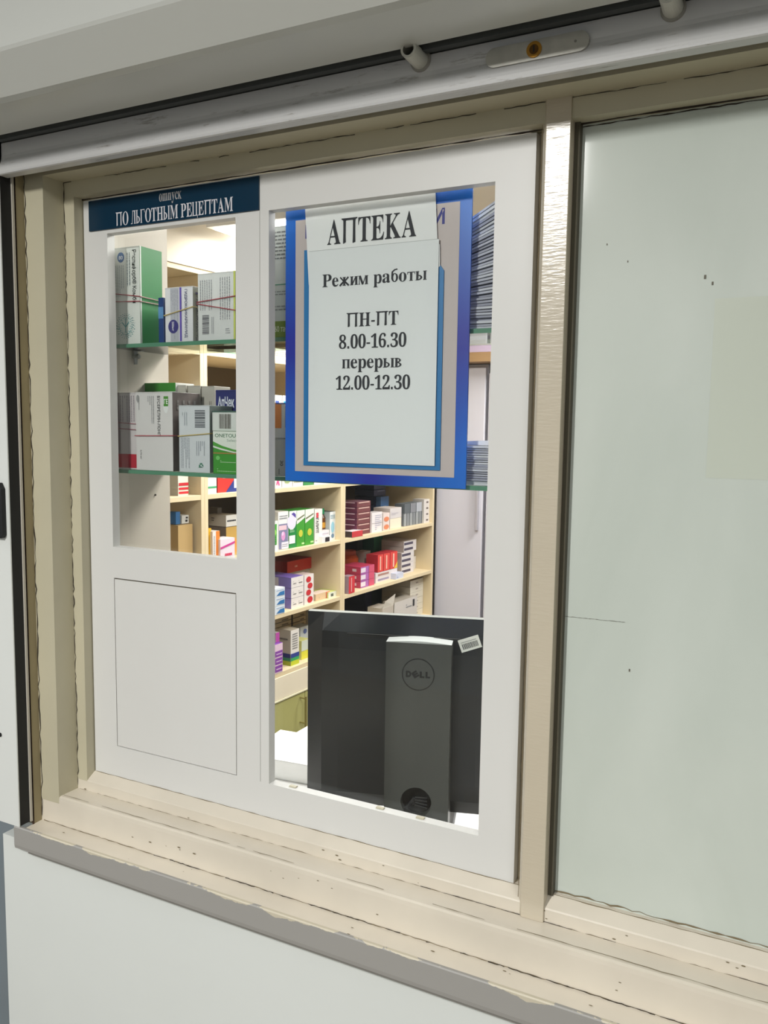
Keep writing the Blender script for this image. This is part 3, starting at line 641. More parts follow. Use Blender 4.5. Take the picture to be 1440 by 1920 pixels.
# lower shelf
shelf_carton('slim white carton with a red foot, first at the left on the lower glass shelf', 221, 256, 736, ZL, .047, .05, col=(206, 200, 200), decs=[
    ('rect', 'f', 0, .02, 1, .20, (176, 30, 50)), ('lines', 'f', .12, .62, .95, .96, 7, 'v', (150, 140, 148)), ('bars', 'f', .03, .24, .14, .50, 'h', (50, 50, 52)), ('rect', 'f', 0, .2, .12, 1, (150, 136, 140))])
shelf_carton('square white carton with a green square mark and vertical lettering on the lower glass shelf', 255, 324, 735, ZL, .043, .07, col=(214, 212, 210), side=(128, 116, 112), decs=[
    ('oval', 'f', .83, .82, .07, .085, (226, 228, 226)), ('rect', 'f', .77, .82, .89, .945, (74, 142, 44)), ('text', 'f', 'ГЕ', .78, .85, .88, .008, (240, 240, 240), .012),
    ('vtext', 'f', 'БУСЕРЕЛИН-ЛОНГ', .60, .95, .45, .006, (60, 60, 60), .012), ('lines', 'f', .33, .6, .52, .95, 4, 'v', (160, 160, 162)), ('lines', 'f', .05, .72, .12, .9, 2, 'v', (120, 120, 122)), ('vtext', 'f', '3,75 мг', .12, .26, .14, .003, (90, 90, 90), .008),
    ('lines', 'r', .1, .3, .9, .9, 4, 'v', (150, 144, 140)), ('oval', 'f', .07, .92, .04, .045, (150, 150, 150))])
shelf_carton('green topped white carton lying behind the square white one on the lower glass shelf', 262, 330, 718, ZL, .118, .05, col=(214, 214, 210), decs=[('rect', 'f', 0, .9, 1, 1, (52, 128, 40))])
for i, (a_, c_) in enumerate(((331, 349), (352, 376), (378, 402))):
    shelf_carton(('first', 'middle', 'last')[i] + ' of three grey ribbed cartons standing in a row behind the white bar coded carton', a_, c_, 722 + i * 1, ZL, .124, .045, col=(178, 174, 164), group='grey cartons at the back of the lower glass shelf', decs=[
        ('lines', 'f', .6, .6, .85, .82, 2, 'v', (110, 106, 98)), ('rect', 'f', .0, .82, .04, 1, (96, 90, 78)), ('lines', 'f', .1, .2, .5, .7, 3, 'v', (160, 156, 148))])
shelf_carton('white carton with a bar code and recycling mark, middle of the lower glass shelf', 335.5, 393, 760, ZL, .043, .06, col=(204, 209, 212), side=(140, 148, 146), decs=[
    ('bars', 'f', .53, .67, .86, .93, 'h', (70, 74, 80)), ('lines', 'f', .06, .06, .36, .52, 6, 'v', (150, 156, 164)), ('lines', 'f', .56, .25, .86, .47, 5, 'v', (150, 156, 164)), ('lines', 'f', .10, .7, .3, .9, 3, 'v', (170, 176, 182)),
    ('ring', 'f', .72, .11, .0032, 6, (60, 120, 96)), ('poly', 'f', [(.64, .08), (.72, .15), (.8, .1), (.8, .085), (.72, .13), (.66, .07)], (60, 130, 100))])
shelf_carton('thin navy carton edge between the bar coded carton and the green test kit', 394, 400, 866, ZL, .052, .05, col=(20, 32, 80))
# glucose test kit box with its stack mate
oz = at(421, 809, .043).z
shelf_carton('green and white test kit box at the right end of the left opening', 399.5, 478, 809, ZL, .043, .06, col=(58, 142, 44), side=(200, 206, 200), decs=[
    ('poly', 'f', [(0, .62), (.2, .56), (.5, .5), (1, .46), (1, 1), (0, 1)], (214, 220, 210)), ('poly', 'f', [(0, .66), (.2, .60), (.5, .53), (1, .47), (1, .52), (.5, .58), (.22, .66), (0, .76)], (70, 150, 50)), ('rect', 'f', 0, .47, 1, .50, (150, 120, 60)),
    ('text', 'f', 'ONETOUCH', .05, .86, .72, .0056, (60, 110, 80), .008), ('text', 'f', 'Select Plus', .34, .76, .78, .0042, (140, 160, 146), .004), ('lines', 'f', .18, .26, .55, .33, 2, 'h', (190, 220, 180)), ('oval', 'f', .12, .37, .05, .05, (110, 190, 100)), ('lines', 'f', .1, .04, .55, .14, 2, 'h', (150, 200, 140))])
carton('white bar coded box lying on top of the green test kit box', at(478, 810, .045).x - at(397, 810, .045).x, .055, at(421, 770, .045).z - oz - .001, ((at(478, 810, .045).x + at(397, 810, .045).x) / 2, .074, oz + .0006), col=(208, 212, 208), side=(150, 156, 150), top=(96, 130, 116), decs=[
    ('bars', 'f', .17, .12, .44, .85, 'v', (96, 92, 84)), ('rect', 'f', .0, .93, 1, 1, (60, 90, 80))])
cb = carton('navy blue box with white lettering behind the test kit stack on the lower glass shelf', .07, .045, .074, (at(431, 750, .1).x + .006, .128, ZL), col=(34, 40, 104), side=(28, 34, 90), decs=[
    ('text', 'f', 'АпЧек', .07, .79, .56, .0095, (220, 224, 232), .03), ('lines', 'f', .2, .70, .9, .73, 1, 'h', (150, 150, 110)), ('lines', 'f', .1, .5, .9, .53, 1, 'h', (110, 130, 190))])
cb.location = (at(404, 750, .105).x + .035, .128, ZL); cb.scale.z = (at(431, 731, .105).z - ZL) / .074
# cartons left of the notice board on the lower shelf: two at the bottom, two orange striped on top
zt = at(520, 822, .045).z
for i, (a_, c_) in enumerate(((494, 513), (514, 547))):
    xa, xb = at(a_, 840, .045).x, at(c_, 840, .045).x
    carton(('left', 'right')[i] + ' of two grey cartons marked 30 under the orange striped ones', xb - xa - .001, .06, zt - ZL, ((xa + xb) / 2, .075, ZL), col=(176, 174, 162), decs=[('vtext', 'f', '30', .35 if i else .5, .42, .28, .0055, (60, 58, 54), .02), ('lines', 'f', .2, .05, .4, .2, 1, 'v', (120, 118, 110))], group='grey cartons at the bottom of the pile')
    carton(('left', 'right')[i] + ' of two orange striped cartons on top of the pile left of the notice board', xb - xa - .001, .06, at(520, 756, .045).z - zt, ((xa + xb) / 2, .075, zt + .0006), col=(200, 198, 186), decs=[
        ('rect', 'f', .0 if not i else .04, .28, .5 if not i else .42, 1, (206, 120, 40)), ('rect', 'f', .1, .96, 1, 1, (60, 80, 140)), ('lines', 'f', .6, .3, .9, .9, 2, 'v', (120, 118, 110))], group='orange striped cartons on the pile')
# rubber bands
def band(label, x0, x1, y0, y1, z0, z1, zr, col, seed=0):
    """a rubber band round one carton: front from z0 to z1, right side to zr"""
    b = MB(); m = mat(col, .5); e = .0011
    pts = [(x0 - e, y1 + e, z0), (x0 - e, y0 - e, z0), (x1 + e, y0 - e, z1), (x1 + e, y1 + e, zr), (x0 - e, y1 + e, z0)]
    b.tube([Vector(p) for p in pts], .0008, m, 6)
    o = b.build('rubber_band'); tag(o, label, 'rubber band', 'rubber bands round the cartons'); return o
RB, YB = (158, 66, 74), (190, 168, 96)
def band_at(label, obj, pl, pr, col, zr=None, y0=None):
    w, d = obj.dimensions.x, obj.dimensions.y
    me = obj.data; xs = [v.co.x for v in me.vertices]; ys = [v.co.y for v in me.vertices]
    x0, x1 = obj.location.x + min(xs), obj.location.x + max(xs); yA, yB = obj.location.y + min(ys), obj.location.y + max(ys)
    za = at(pl[0], pl[1], yA).z; zb = at(pr[0], pr[1], yA).z
    band(label, x0, x1, yA, yB, za, zb, zr if zr is not None else zb, col)
by_label = lambda s: next(o for o in COL.objects if s in o.get('label', '') and o.get('category') == 'medicine box')
gb = by_label('dotted ring')
band_at('upper dark red rubber band round the tall green sided carton', gb, (215, 551), (262, 556), RB, zr=at_x(303, 566, -1.011).z)
band_at('lower dark red rubber band round the tall green sided carton', gb, (215, 566), (262, 565), RB, zr=at_x(303, 573, -1.011).z)
band_at('yellow rubber band slanting over the purple striped carton', by_label('purple stripe'), (311, 592), (361, 575), YB)
lb = by_label('lime right edge')
band_at('rubber band rising to the right on the wide lime edged carton', lb, (371, 567), (441, 555), RB)
band_at('rubber band falling to the right on the wide lime edged carton', lb, (371, 570), (441, 582), RB)
band_at('upper rubber band on the slim red footed carton', by_label('red foot'), (221, 792), (256, 795), (170, 120, 126))
band_at('lower rubber band on the slim red footed carton', by_label('red foot'), (221, 803), (256, 806), (150, 100, 108))
band_at('red rubber band across the square white carton', by_label('green square mark'), (255, 817), (324, 817), (176, 84, 92))
band_at('yellow rubber band across the bar coded carton with a recycling mark', by_label('recycling mark'), (336, 818), (393, 813), YB)
# wall screw in the reveal
p = at_x(291, 928, -1.0695); b = MB(); b.cyl((-1.0702, p.y, p.z), (-1.068, p.y, p.z), .0018, .0018, CRACK, 10); o = b.build('screw'); tag(o, 'small dark screw in the side of the window reveal under the shelf', 'screw')

# stacks of paper at the right of the notice board
def sheet_stack(label, xc, y0, z0, n, fan, th, w, d, cap=False):
    r = empty('paper_stack', (xc, y0 + d / 2, z0)); tag(r, label, 'paper stack')
    rd = random.Random(n); b = MB(); ms = [mat(c, .6) for c in ((196, 198, 208), (172, 174, 186), (212, 214, 220), (156, 158, 172))]
    for i in range(n):
        a = -fan * (max(0, i - n * .12) / n) ** 1.2; z = i * th
        dx, dy = rd.uniform(-.003, .003), rd.uniform(-.003, .003)
        b.T = Matrix.Translation((dx - w / 2, dy, z)) @ Matrix.Rotation(a, 4, 'Y') @ Matrix.Translation((w / 2, 0, 0))
        b.box(-w / 2, w / 2, -d / 2, d / 2, .0002, th * rd.uniform(.72, .98), rd.choice(ms))
    b.build('sheets', r)
    if cap:
        c = MB(); c.prism([(-w / 2 + .004, 0), (w / 2, 0), (w / 2, .006), (.0, .009), (-w / 2 + .01, .005)], 'y', -d / 2 + .01, d / 2, mat((226, 226, 230), .3)); o = c.build('plastic_cover', r); o.location = (0, 0, n * th + .0005)
    return r
xa = at(878, 850, .046).x
sheet_stack('level stack of grey folders with a white plastic cover on the lower glass shelf', xa + .07, .048, ZL, 17, 0, .0032, .19, .11, True)
sheet_stack('fanned stack of grey folders rising to the right on the upper glass shelf', at(884, 500, .046).x + .06, .048, ZU, 38, .62, .0036, .16, .11)

# ------------------------------------------------------------------ pharmacy shelving along the left wall
SD = Vector((.079, .9969, 0)).normalized(); SN = Vector((SD.y, -SD.x, 0)); SO = Vector((-1.975, 1.226, 0)); SRZ = math.atan2(SD.y, SD.x) - math.pi / 2
def sw(s, off, z): return SO + SD * s + SN * off + Vector((0, 0, z))
def spx(px, off=0, py=950):
    r = MR.transposed() @ Vector((px - 720, py - 960, FPX)); P = SO + SN * off; t = (P - CAM).dot(SN) / r.dot(SN)
    q = CAM + r * t; return (q - SO).dot(SD), q.z
LEV = [.52, .770, 1.034, 1.296, 1.56, 1.818]     # tops of the boards
TK = .018
def unit(label, s0, s1, levels, split):
    r = empty('shelving_unit', sw(s0, 0, 0), SRZ); tag(r, label, 'shelving unit', 'shelving units along the left wall'); L = s1 - s0; D = .40
    T = lambda n, mb, p=r, bev=.001: mb.build(n, p, bev)
    for a in (0, L - TK):
        b = MB(); b.box(-D, 0, a, a + TK, 0, 2.1 - TK, BEIGE); T('side_panel', b)
    b = MB(); b.box(-D, 0, 0, L, 2.1 - TK, 2.1, BEIGE); T('top_panel', b)
    b = MB(); b.box(-D - .004, -D, 0, L, .0, 2.1, BEIGED); T('back_panel', b)
    for z in levels:
        b = MB(); b.box(-D, -.001, TK, L - TK, z - TK, z, BEIGE); T('shelf', b)
    b = MB(); b.box(-D + .05, .004, TK * .2, L - TK * .2, .405, LEV[0] - TK - .001, mat((232, 222, 200), .5)); b.box(.004, .008, TK * .2, L - TK * .2, .398, .405, mat((236, 230, 200), .4)); T('drawer_front', b)
    olive = mat((178, 176, 112), .4, key='olive_green_door', var=.03)
    for (a, c, hs) in ((.004, split - .002, split - .035), (split + .002, L - .004, None)):
        b = MB(); b.box(-.016, .002, a, c, .08, .395, olive); dr = T('door', b)
        if hs:
            b = MB(); m = mat((150, 140, 84), .35, .5)
            for zz_ in (.375, .265): b.cyl((.002, hs, zz_), (.034, hs, zz_), .0035, .0035, m, 10)
            b.cyl((.034, hs, .21), (.034, hs, .385), .0045, .0045, m, 12); b.build('handle', dr)
    b = MB(); b.box(-D, -.03, 0, L, 0, .078, BEIGED); T('plinth', b)
    return r
unit('beige shelving unit at the near end of the left wall, mostly behind the window reveal', -.76, .150, LEV, .5)
unit('beige shelving unit in the middle of the left wall, between green doors and top shelf', .1505, 1.048, LEV, .61)
unit('beige shelving unit furthest from the window, with maroon and red boxes', 1.0485, 1.935, LEV, .45)

b = MB(); b.box(-.44, .006, -.9, 3.0, 2.1005, ROOM_Z - .0005, WALLIN)
o = b.build('wall_soffit', loc=SO, rz=SRZ); o['kind'] = 'structure'
def sbox(label, pxa, pxb, lev, h, off=-.03, d=.12, dz=0, **k):
    """carton on a shelf board: its room-facing side spans image columns pxa..pxb"""
    za = LEV[lev] + dz + .0005
    py = {0: 1230, 1: 1100, 2: 1000, 3: 920, 4: 800, 5: 670}[lev]
    s0, _ = spx(pxa, off, py); s1, _ = spx(pxb, off, py); w = s1 - s0
    for ca, cb_ in ((-.742, .1315), (.169, 1.0295), (1.067, 1.9165)):
        if ca - .06 < (s0 + s1) / 2 < cb_ + (.06 if cb_ < 1.5 else .3):
            sh_ = max(0, ca + .001 - s0); s0 += sh_; s1 += sh_; sh_ = max(0, s1 - cb_ + .001); s0 -= sh_; s1 -= sh_; break
    if off - d < -.398: d = .398 + off
    c = sw((s0 + s1) / 2, off - d / 2, za)
    k.setdefault('eps', .0012); k.setdefault('bevel', 0)
    return carton(label, d, w, h, c, SRZ, **k)
def T2(s, u0, v0, u1, ch, c, bold=.02): return ('text', 'r', s, u0, v0, u1, ch, c, bold)
def L2(u0, v0, u1, v1, n, c=(120, 124, 130), dr='h'): return ('lines', 'r', u0, v0, u1, v1, n, dr, c)
WH = (228, 228, 224); SIDE_SHADED = (180, 176, 164)  # window-facing sides get a darker colour that carries their shade
# --- level 3
sbox('white carton with three red stripes in the first cell right of the reveal', 334, 353, 3, .105, col=SIDE_SHADED, side=(226, 222, 208), decs=[('rect', 'r', .05, .06, 1, .14, (196, 40, 50)), ('rect', 'r', .05, .2, 1, .28, (196, 40, 50)), ('rect', 'r', .05, .34, 1, .44, (196, 40, 50))])
sbox('white carton with a green stripe beside the divider, under the lower glass shelf', 386, 406, 3, .115, off=-.02, col=SIDE_SHADED, side=WH, decs=[('rect', 'r', 0, .17, 1, .23, (60, 160, 110)), L2(.2, .5, .8, .85, 4, (150, 170, 160)), ('oval', 'r', .35, .6, .1, .06, (150, 170, 160))])
sbox('red and dark blue carton next to the green striped one', 408, 450, 3, .115, off=-.02, d=.10, col=(150, 30, 30), side=(206, 52, 44), decs=[('poly', 'r', [(.35, 0), (1, 0), (1, 1), (.86, 1), (.72, .4)], (40, 54, 130)), ('rect', 'r', .72, .12, 1, .6, (226, 228, 232)), L2(.22, .45, .6, .8, 6, (230, 190, 180)), ('oval', 'r', .78, .8, .07, .12, (120, 150, 210))])
sbox('lilac carton at the left edge of the large opening, row above the green boxes', 497, 512, 3, .10, off=-.02, col=SIDE_SHADED, side=(150, 140, 200), decs=[L2(.2, .2, .9, .7, 3, (220, 220, 240))])
sbox('white carton with a pink ribbon mark, row above the green boxes', 513, 528, 3, .10, off=-.02, col=SIDE_SHADED, side=(228, 218, 214), decs=[('poly', 'r', [(.3, .15), (.5, .4), (.3, .8), (.7, .9), (.9, .6), (.6, .3), (.75, .1), (.6, .08), (.5, .22), (.42, .08)], (220, 80, 140)), ('poly', 'r', [(.45, .6), (.6, .8), (.75, .62), (.6, .5)], (236, 200, 210))])
sbox('cream carton with leafy print under the lower edge of the notice board', 529, 548, 3, .10, off=-.02, col=SIDE_SHADED, side=(222, 222, 206), decs=[('oval', 'r', .5, .3, .3, .15, (150, 170, 120)), L2(.1, .55, .9, .9, 3)])
sbox('white carton with grey print under the lower edge of the notice board', 549, 568, 3, .09, off=-.02, col=SIDE_SHADED, side=(216, 218, 208), decs=[L2(.1, .15, .9, .6, 4, (150, 150, 120))])
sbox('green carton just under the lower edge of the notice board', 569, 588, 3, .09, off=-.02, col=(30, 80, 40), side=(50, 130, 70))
sbox('low white carton on the shelf end under the notice board', 589, 618, 3, .045, off=-.02, col=SIDE_SHADED, side=(222, 224, 228))
# --- level 2, near cells
sbox('brown kraft carton in the first cell, standing under a small white packet', 334, 361, 2, .155, off=-.03, d=.2, col=(170, 142, 96), side=(188, 158, 108), name='kraft_carton', cat='carton')
sbox('small white and black packet on top of the brown kraft carton', 341, 354, 2, .03, off=-.05, d=.05, dz=.157, col=(200, 200, 196), side=(212, 212, 208), decs=[('rect', 'r', .5, .2, .8, .45, (40, 40, 44)), ('rect', 'r', .55, .6, .85, .8, (40, 40, 44))])
sbox('small blue packet at the left on top of the brown kraft carton', 330, 338, 2, .045, off=-.05, d=.04, dz=.157, col=(50, 100, 150), side=(60, 110, 160))
sbox('slim yellow carton beside the divider in the second cell', 388, 396, 2, .130, off=-.03, d=.05, col=(214, 160, 30), side=(226, 176, 40), decs=[L2(.3, .2, .7, .8, 2, (150, 110, 30), 'v')])
sbox('white and orange carton next to the slim yellow one', 398, 412, 2, .118, off=-.02, d=.06, col=(214, 206, 200), side=(222, 130, 50), decs=[('rect', 'r', 0, 0, .45, 1, (226, 220, 216)), L2(.12, .1, .36, .85, 2, (60, 60, 90), 'v')])
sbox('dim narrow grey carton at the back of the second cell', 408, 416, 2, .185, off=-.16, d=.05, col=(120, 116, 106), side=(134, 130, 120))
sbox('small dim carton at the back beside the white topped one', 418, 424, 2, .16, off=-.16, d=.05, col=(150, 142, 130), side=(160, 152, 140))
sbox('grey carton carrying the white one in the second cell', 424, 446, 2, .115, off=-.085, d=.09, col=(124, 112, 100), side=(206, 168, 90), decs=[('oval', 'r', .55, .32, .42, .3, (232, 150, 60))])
sbox('white carton with dark lettering on top of the grey one in the second cell', 424, 446, 2, .045, off=-.085, d=.09, dz=.117, col=(186, 180, 166), side=(232, 230, 224), decs=[L2(.08, .35, .9, .7, 1, (60, 62, 70)), ('lines', 'f', .15, .4, .85, .8, 2, 'h', (70, 70, 74))])
sbox('flat white box with pink lettering at the front of the second cell', 413, 440, 2, .085, off=-.01, d=.06, col=(226, 220, 224), side=(228, 214, 224), decs=[('poly', 'r', [(0, .55), (1, .75), (1, .85), (0, .65)], (200, 60, 140)), L2(.3, .15, .8, .45, 1, (214, 50, 90))])
# --- level 2, middle cell
sbox('white carton with a green label at the left end of the green box row', 496, 521, 2, .125, off=-.02, d=.07, col=(190, 196, 186), side=(226, 230, 224), decs=[('rect', 'r', .3, .15, .9, .9, (70, 160, 60)), ('oval', 'r', .6, .62, .28, .12, (150, 210, 100)), L2(.35, .2, .85, .5, 4, (20, 80, 50)), ('rect', 'r', 0, 0, .98, .2, (226, 228, 230))])
sbox('pale carton behind the left end of the green box row', 500, 520, 2, .152, off=-.10, d=.1, col=(176, 176, 166), side=(186, 186, 176))
sbox('grey and white carton with a pink capsule picture in the green box row', 521.5, 540.5, 2, .160, off=-.02, d=.08, col=(206, 200, 190), side=(226, 226, 226), decs=[('rect', 'r', .05, .02, .95, .68, (128, 128, 160)), ('oval', 'r', .48, .36, .2, .12, (216, 150, 200)), ('oval', 'r', .42, .42, .1, .05, (240, 200, 230)), ('rect', 'r', .05, .52, .8, .64, (226, 190, 200)), L2(.1, .8, .9, .92, 2), ('rect', 'r', .3, .02, 1, .2, (222, 218, 230)), L2(.35, .06, .9, .16, 2)])
GB = 'green and white cartons standing in a row'
sbox('green carton with a white oval, left of three in the green box row', 541.6, 555.5, 2, .158, off=-.02, d=.08, col=(60, 130, 50), side=(20, 130, 60), group=GB, decs=[('rect', 'r', 0, .72, 1, 1, (226, 228, 230)), ('oval', 'r', .35, .70, .6, .2, (220, 216, 232)), ('poly', 'r', [(.3, .92), (.6, .96), (.9, .9), (.9, .8)], (80, 60, 150)), ('rect', 'r', 0, .12, .8, .34, (226, 228, 230)), L2(.1, .42, .7, .52, 3, (190, 230, 190))])
sbox('green carton with a yellow plant picture, middle of three in the green box row', 556, 571, 2, .157, off=-.02, d=.08, col=(60, 140, 50), side=(60, 150, 40), group=GB, decs=[('poly', 'r', [(0, .62), (1, .78), (1, 1), (0, 1)], (226, 230, 222)), ('oval', 'r', .5, .36, .25, .1, (196, 196, 60)), ('poly', 'r', [(.05, .72), (.95, .84), (.95, .88), (.05, .77)], (110, 112, 80)), ('rect', 'r', .6, .05, .95, .1, (180, 220, 150))])
sbox('green carton with a yellow plant picture, right of three in the green box row', 572, 588, 2, .157, off=-.02, d=.08, col=(60, 140, 50), side=(60, 150, 40), group=GB, decs=[('poly', 'r', [(0, .62), (1, .78), (1, 1), (0, 1)], (226, 230, 222)), ('oval', 'r', .5, .36, .25, .1, (196, 196, 60)), ('poly', 'r', [(.05, .72), (.95, .84), (.95, .88), (.05, .77)], (110, 112, 80)), ('rect', 'r', .6, .05, .95, .1, (180, 220, 150))])
sbox('white carton with vertical black and red lettering beside the green ones', 590, 604, 2, .152, off=-.02, d=.06, col=(200, 196, 188), side=(232, 228, 222), decs=[('vtext', 'r', 'ИНГАЛИПТ', .15, .88, .3, .02, (60, 60, 60), .02), ('rect', 'r', .2, .75, .45, .9, (210, 60, 70)), L2(.1, .05, .8, .12, 1)])
# brown bottle with a green cap
s0, _ = spx(609, -.05, 1000); bo = empty('medicine_bottle', sw(s0, -.07, LEV[2] + .0525), SRZ); tag(bo, 'small brown glass bottle with a green cap standing on low white boxes', 'bottle')
b = MB(); b.cyl((0, 0, 0), (0, 0, .05), .019, .019, mat((110, 62, 20), .2)); b.cyl((0, 0, .05), (0, 0, .068), .019, .009, mat((90, 50, 18), .2)); b.build('glass_body', bo)
b = MB(); b.cyl((0, 0, .006), (0, 0, .03), .0196, .0196, mat((206, 150, 50), .6)); b.build('paper_label', bo)
b = MB(); b.cyl((0, 0, .068), (0, 0, .092), .013, .013, mat((20, 130, 80), .5)); b.build('cap', bo)
sbox('low white box under the brown bottle', 603, 617, 2, .05, off=-.03, d=.08, col=(214, 208, 208), side=(222, 216, 220), decs=[L2(.1, .3, .9, .8, 3, (170, 160, 180))])
sbox('flat white box with a black mark at the front of the green box row', 604, 620, 2, .028, off=-.005, d=.02, col=(222, 220, 220), side=(226, 224, 224), decs=[('rect', 'r', .35, .1, .85, .8, (40, 30, 36))])
sbox('white carton with a light blue drop picture at the end of the green box row', 628, 638, 2, .130, off=-.03, d=.07, col=(176, 182, 182), side=(226, 230, 232), top=(40, 50, 60), decs=[('oval', 'r', .5, .45, .3, .2, (150, 200, 220)), L2(.1, .75, .9, .9, 3, (90, 140, 160)), ('oval', 'r', .5, .15, .25, .08, (100, 130, 160))])
# --- level 1, middle cell
sbox('brown carton reaching up to the board above the red box', 520, 545, 1, .24, off=-.325, d=.07, col=(140, 118, 84), side=(160, 138, 100), name='kraft_carton', cat='carton')
sbox('pale grey box with a curved line under the red box', 540, 583, 1, .115, off=-.175, d=.14, col=(150, 140, 122), side=(196, 188, 178), decs=[('poly', 'r', [(.3, .6), (.75, .78), (.9, .5), (.97, .5), (.82, .9), (.3, .68)], (150, 120, 130))])
sbox('long red box with white lettering lying across the pale grey box', 540, 585, 1, .052, off=-.165, d=.155, dz=.117, col=(150, 28, 20), side=(204, 44, 24), decs=[L2(.3, .3, .8, .7, 1, (240, 170, 150))])
for i in range(3):
    sbox(('bottom', 'middle', 'top')[i] + ' of three white cartons with purple sides stacked below the red box', 546, 569, 1, .044, off=-.02, d=.15, dz=i * .0452, col=(120, 110, 176), side=(228, 222, 218), top=(120, 100, 180) if i == 2 else None, group='white and purple cartons in a stack', decs=[L2(.15, .3, .4, .7, 2, (90, 90, 96)), L2(.6, .3, .9, .7, 2, (90, 90, 96)), ('rect', 'f', 0, .1, .55, .9, (176, 170, 180))])
sbox('white carton with four red leaf marks beside the purple sided stack', 570.5, 588, 1, .132, off=-.02, d=.06, col=(206, 190, 186), side=(230, 222, 218), decs=[('oval', 'r', .45, .84, .26, .1, (196, 36, 44)), ('oval', 'r', .6, .62, .26, .1, (196, 36, 44)), ('oval', 'r', .45, .40, .26, .1, (196, 36, 44)), ('oval', 'r', .6, .15, .28, .11, (196, 36, 44))])
for i in range(3):
    sbox(('bottom', 'middle', 'top')[i] + ' of three white cartons with blue pictures at the left edge of the large opening', 515, 534, 1, .036, off=.0, d=.08, dz=i * .037, col=(226, 226, 220), side=(214, 222, 230), top=(220, 224, 236) if i == 2 else None, group='white and blue cartons in a stack', decs=[('poly', 'r', [(.15, .15), (.95, .1), (.95, .6), (.5, .55)], (40, 110, 170)), L2(.15, .65, .9, .85, 1, (120, 150, 190))])
sbox('flat peach carton with a red end lying right of the leaf marked one', 592, 619, 1, .030, off=-.03, d=.05, col=(196, 176, 146), side=(214, 186, 150), top=(226, 206, 190), decs=[('rect', 'r', .7, 0, .95, 1, (220, 110, 90)), L2(.2, .3, .4, .7, 2)])
sbox('flat white and lime carton at the right end of the middle shelf', 621, 636, 1, .026, off=-.02, d=.09, col=(190, 200, 130), side=(226, 230, 214), top=(200, 210, 120), decs=[('rect', 'r', .3, .2, .6, .7, (90, 100, 90))])
# --- level 0, middle cell
tb = (168, 150, 118)
for i in range(2):
    for j in range(9):
        sbox(('lowest','second','third','fourth','fifth','sixth','seventh','eighth','topmost')[j] + ' thin tan carton in the ' + ('left' if i == 0 else 'right') + ' pile behind the purple cartons', (505, 549)[i], (546, 573)[i], 0, .0185, off=-.17, d=.14, dz=j * .0215, col=(96, 84, 66), side=tb, group='tan cartons in two tall piles', decs=[('rect', 'r', .55, .15, .85, .45, (90, 78, 60))])
sbox('white carton with blue, green and yellow stripes at its foot on the lowest shelf', 545, 560.5, 0, .155, off=-.02, d=.07, col=(176, 168, 152), side=(226, 222, 216), decs=[('rect', 'r', 0, 0, 1, .13, (190, 200, 40)), ('rect', 'r', 0, .13, 1, .22, (50, 160, 90)), ('rect', 'r', 0, .22, 1, .34, (40, 60, 140)), ('rect', 'f', 0, 0, 1, .13, (150, 160, 40)), ('rect', 'f', 0, .13, 1, .22, (40, 120, 80)), ('rect', 'f', 0, .22, 1, .34, (34, 40, 100)), L2(.15, .45, .8, .92, 7, (110, 110, 110)), ('lines', 'f', .1, .7, .8, .8, 1, 'h', (90, 86, 80))])
sbox('purple and white carton pile at the left edge of the lowest open shelf', 514.5, 530, 0, .125, off=.0, d=.07, col=(120, 60, 160), side=(224, 196, 216), decs=[('rect', 'r', .08, .05, .95, .26, (130, 60, 160)), ('rect', 'r', .08, .31, .95, .52, (130, 60, 160)), ('rect', 'r', .08, .57, .95, .76, (130, 60, 160)), L2(.2, .1, .85, .2, 1, (226, 200, 226)), L2(.2, .37, .85, .46, 1, (226, 200, 226)), L2(.2, .62, .85, .71, 1, (226, 200, 226)), ('rect', 'f', 0, .72, 1, .8, (200, 150, 200)), ('rect', 'f', 0, .3, 1, .34, (216, 180, 216))])
sbox('small clear and pink packet on top of the purple carton pile', 517, 524, 0, .04, off=-.02, d=.05, dz=.126, col=(176, 170, 170), side=(180, 70, 160))
sbox('white and yellow carton beside the monitor on the lowest open shelf', 565, 580, 0, .085, off=-.04, d=.07, col=(206, 206, 130), side=(216, 212, 60), decs=[('rect', 'r', 0, .45, 1, 1, (206, 214, 200))])
sbox('pale blue white carton behind the yellow one beside the monitor', 563, 580, 0, .115, off=-.12, d=.05, col=(190, 198, 210), side=(200, 210, 220), decs=[('oval', 'r', .5, .8, .2, .1, (90, 110, 170))])
# --- far unit, level 2
for j in range(6):
    sbox(('lowest', 'second', 'third', 'fourth', 'fifth', 'topmost')[j] + ' of six maroon cartons stacked at the left of the far unit', 669, 694, 2, .0255, off=-.03, d=.12, dz=j * .0268, col=(92, 40, 66), side=(112, 58, 60), top=(120, 80, 96), group='maroon cartons in a stack', decs=[('rect', 'r', .1, .72, .9, .92, (206, 170, 160)), ('rect', 'f', .1, .72, .9, .92, (190, 160, 176))])
sbox('flat red carton with a dark end in front of the maroon stack', 660, 680, 2, .028, off=.0, d=.05, col=(60, 50, 52), side=(196, 50, 56), top=(220, 210, 214))
sbox('upright white carton pair left of the peach one on the far unit', 697, 716, 2, .098, off=-.02, d=.05, col=(206, 200, 200), side=(226, 220, 220), decs=[L2(.3, .1, .9, .9, 8, (170, 170, 190)), ('rect', 'r', .0, .46, 1, .48, (170, 160, 160))])
sbox('white and orange carton on the far unit between white ones', 718, 730, 2, .088, off=-.02, d=.05, col=(210, 196, 190), side=(222, 206, 200), decs=[('oval', 'r', .5, .65, .4, .14, (214, 130, 90)), ('oval', 'r', .5, .2, .4, .14, (214, 130, 90))])
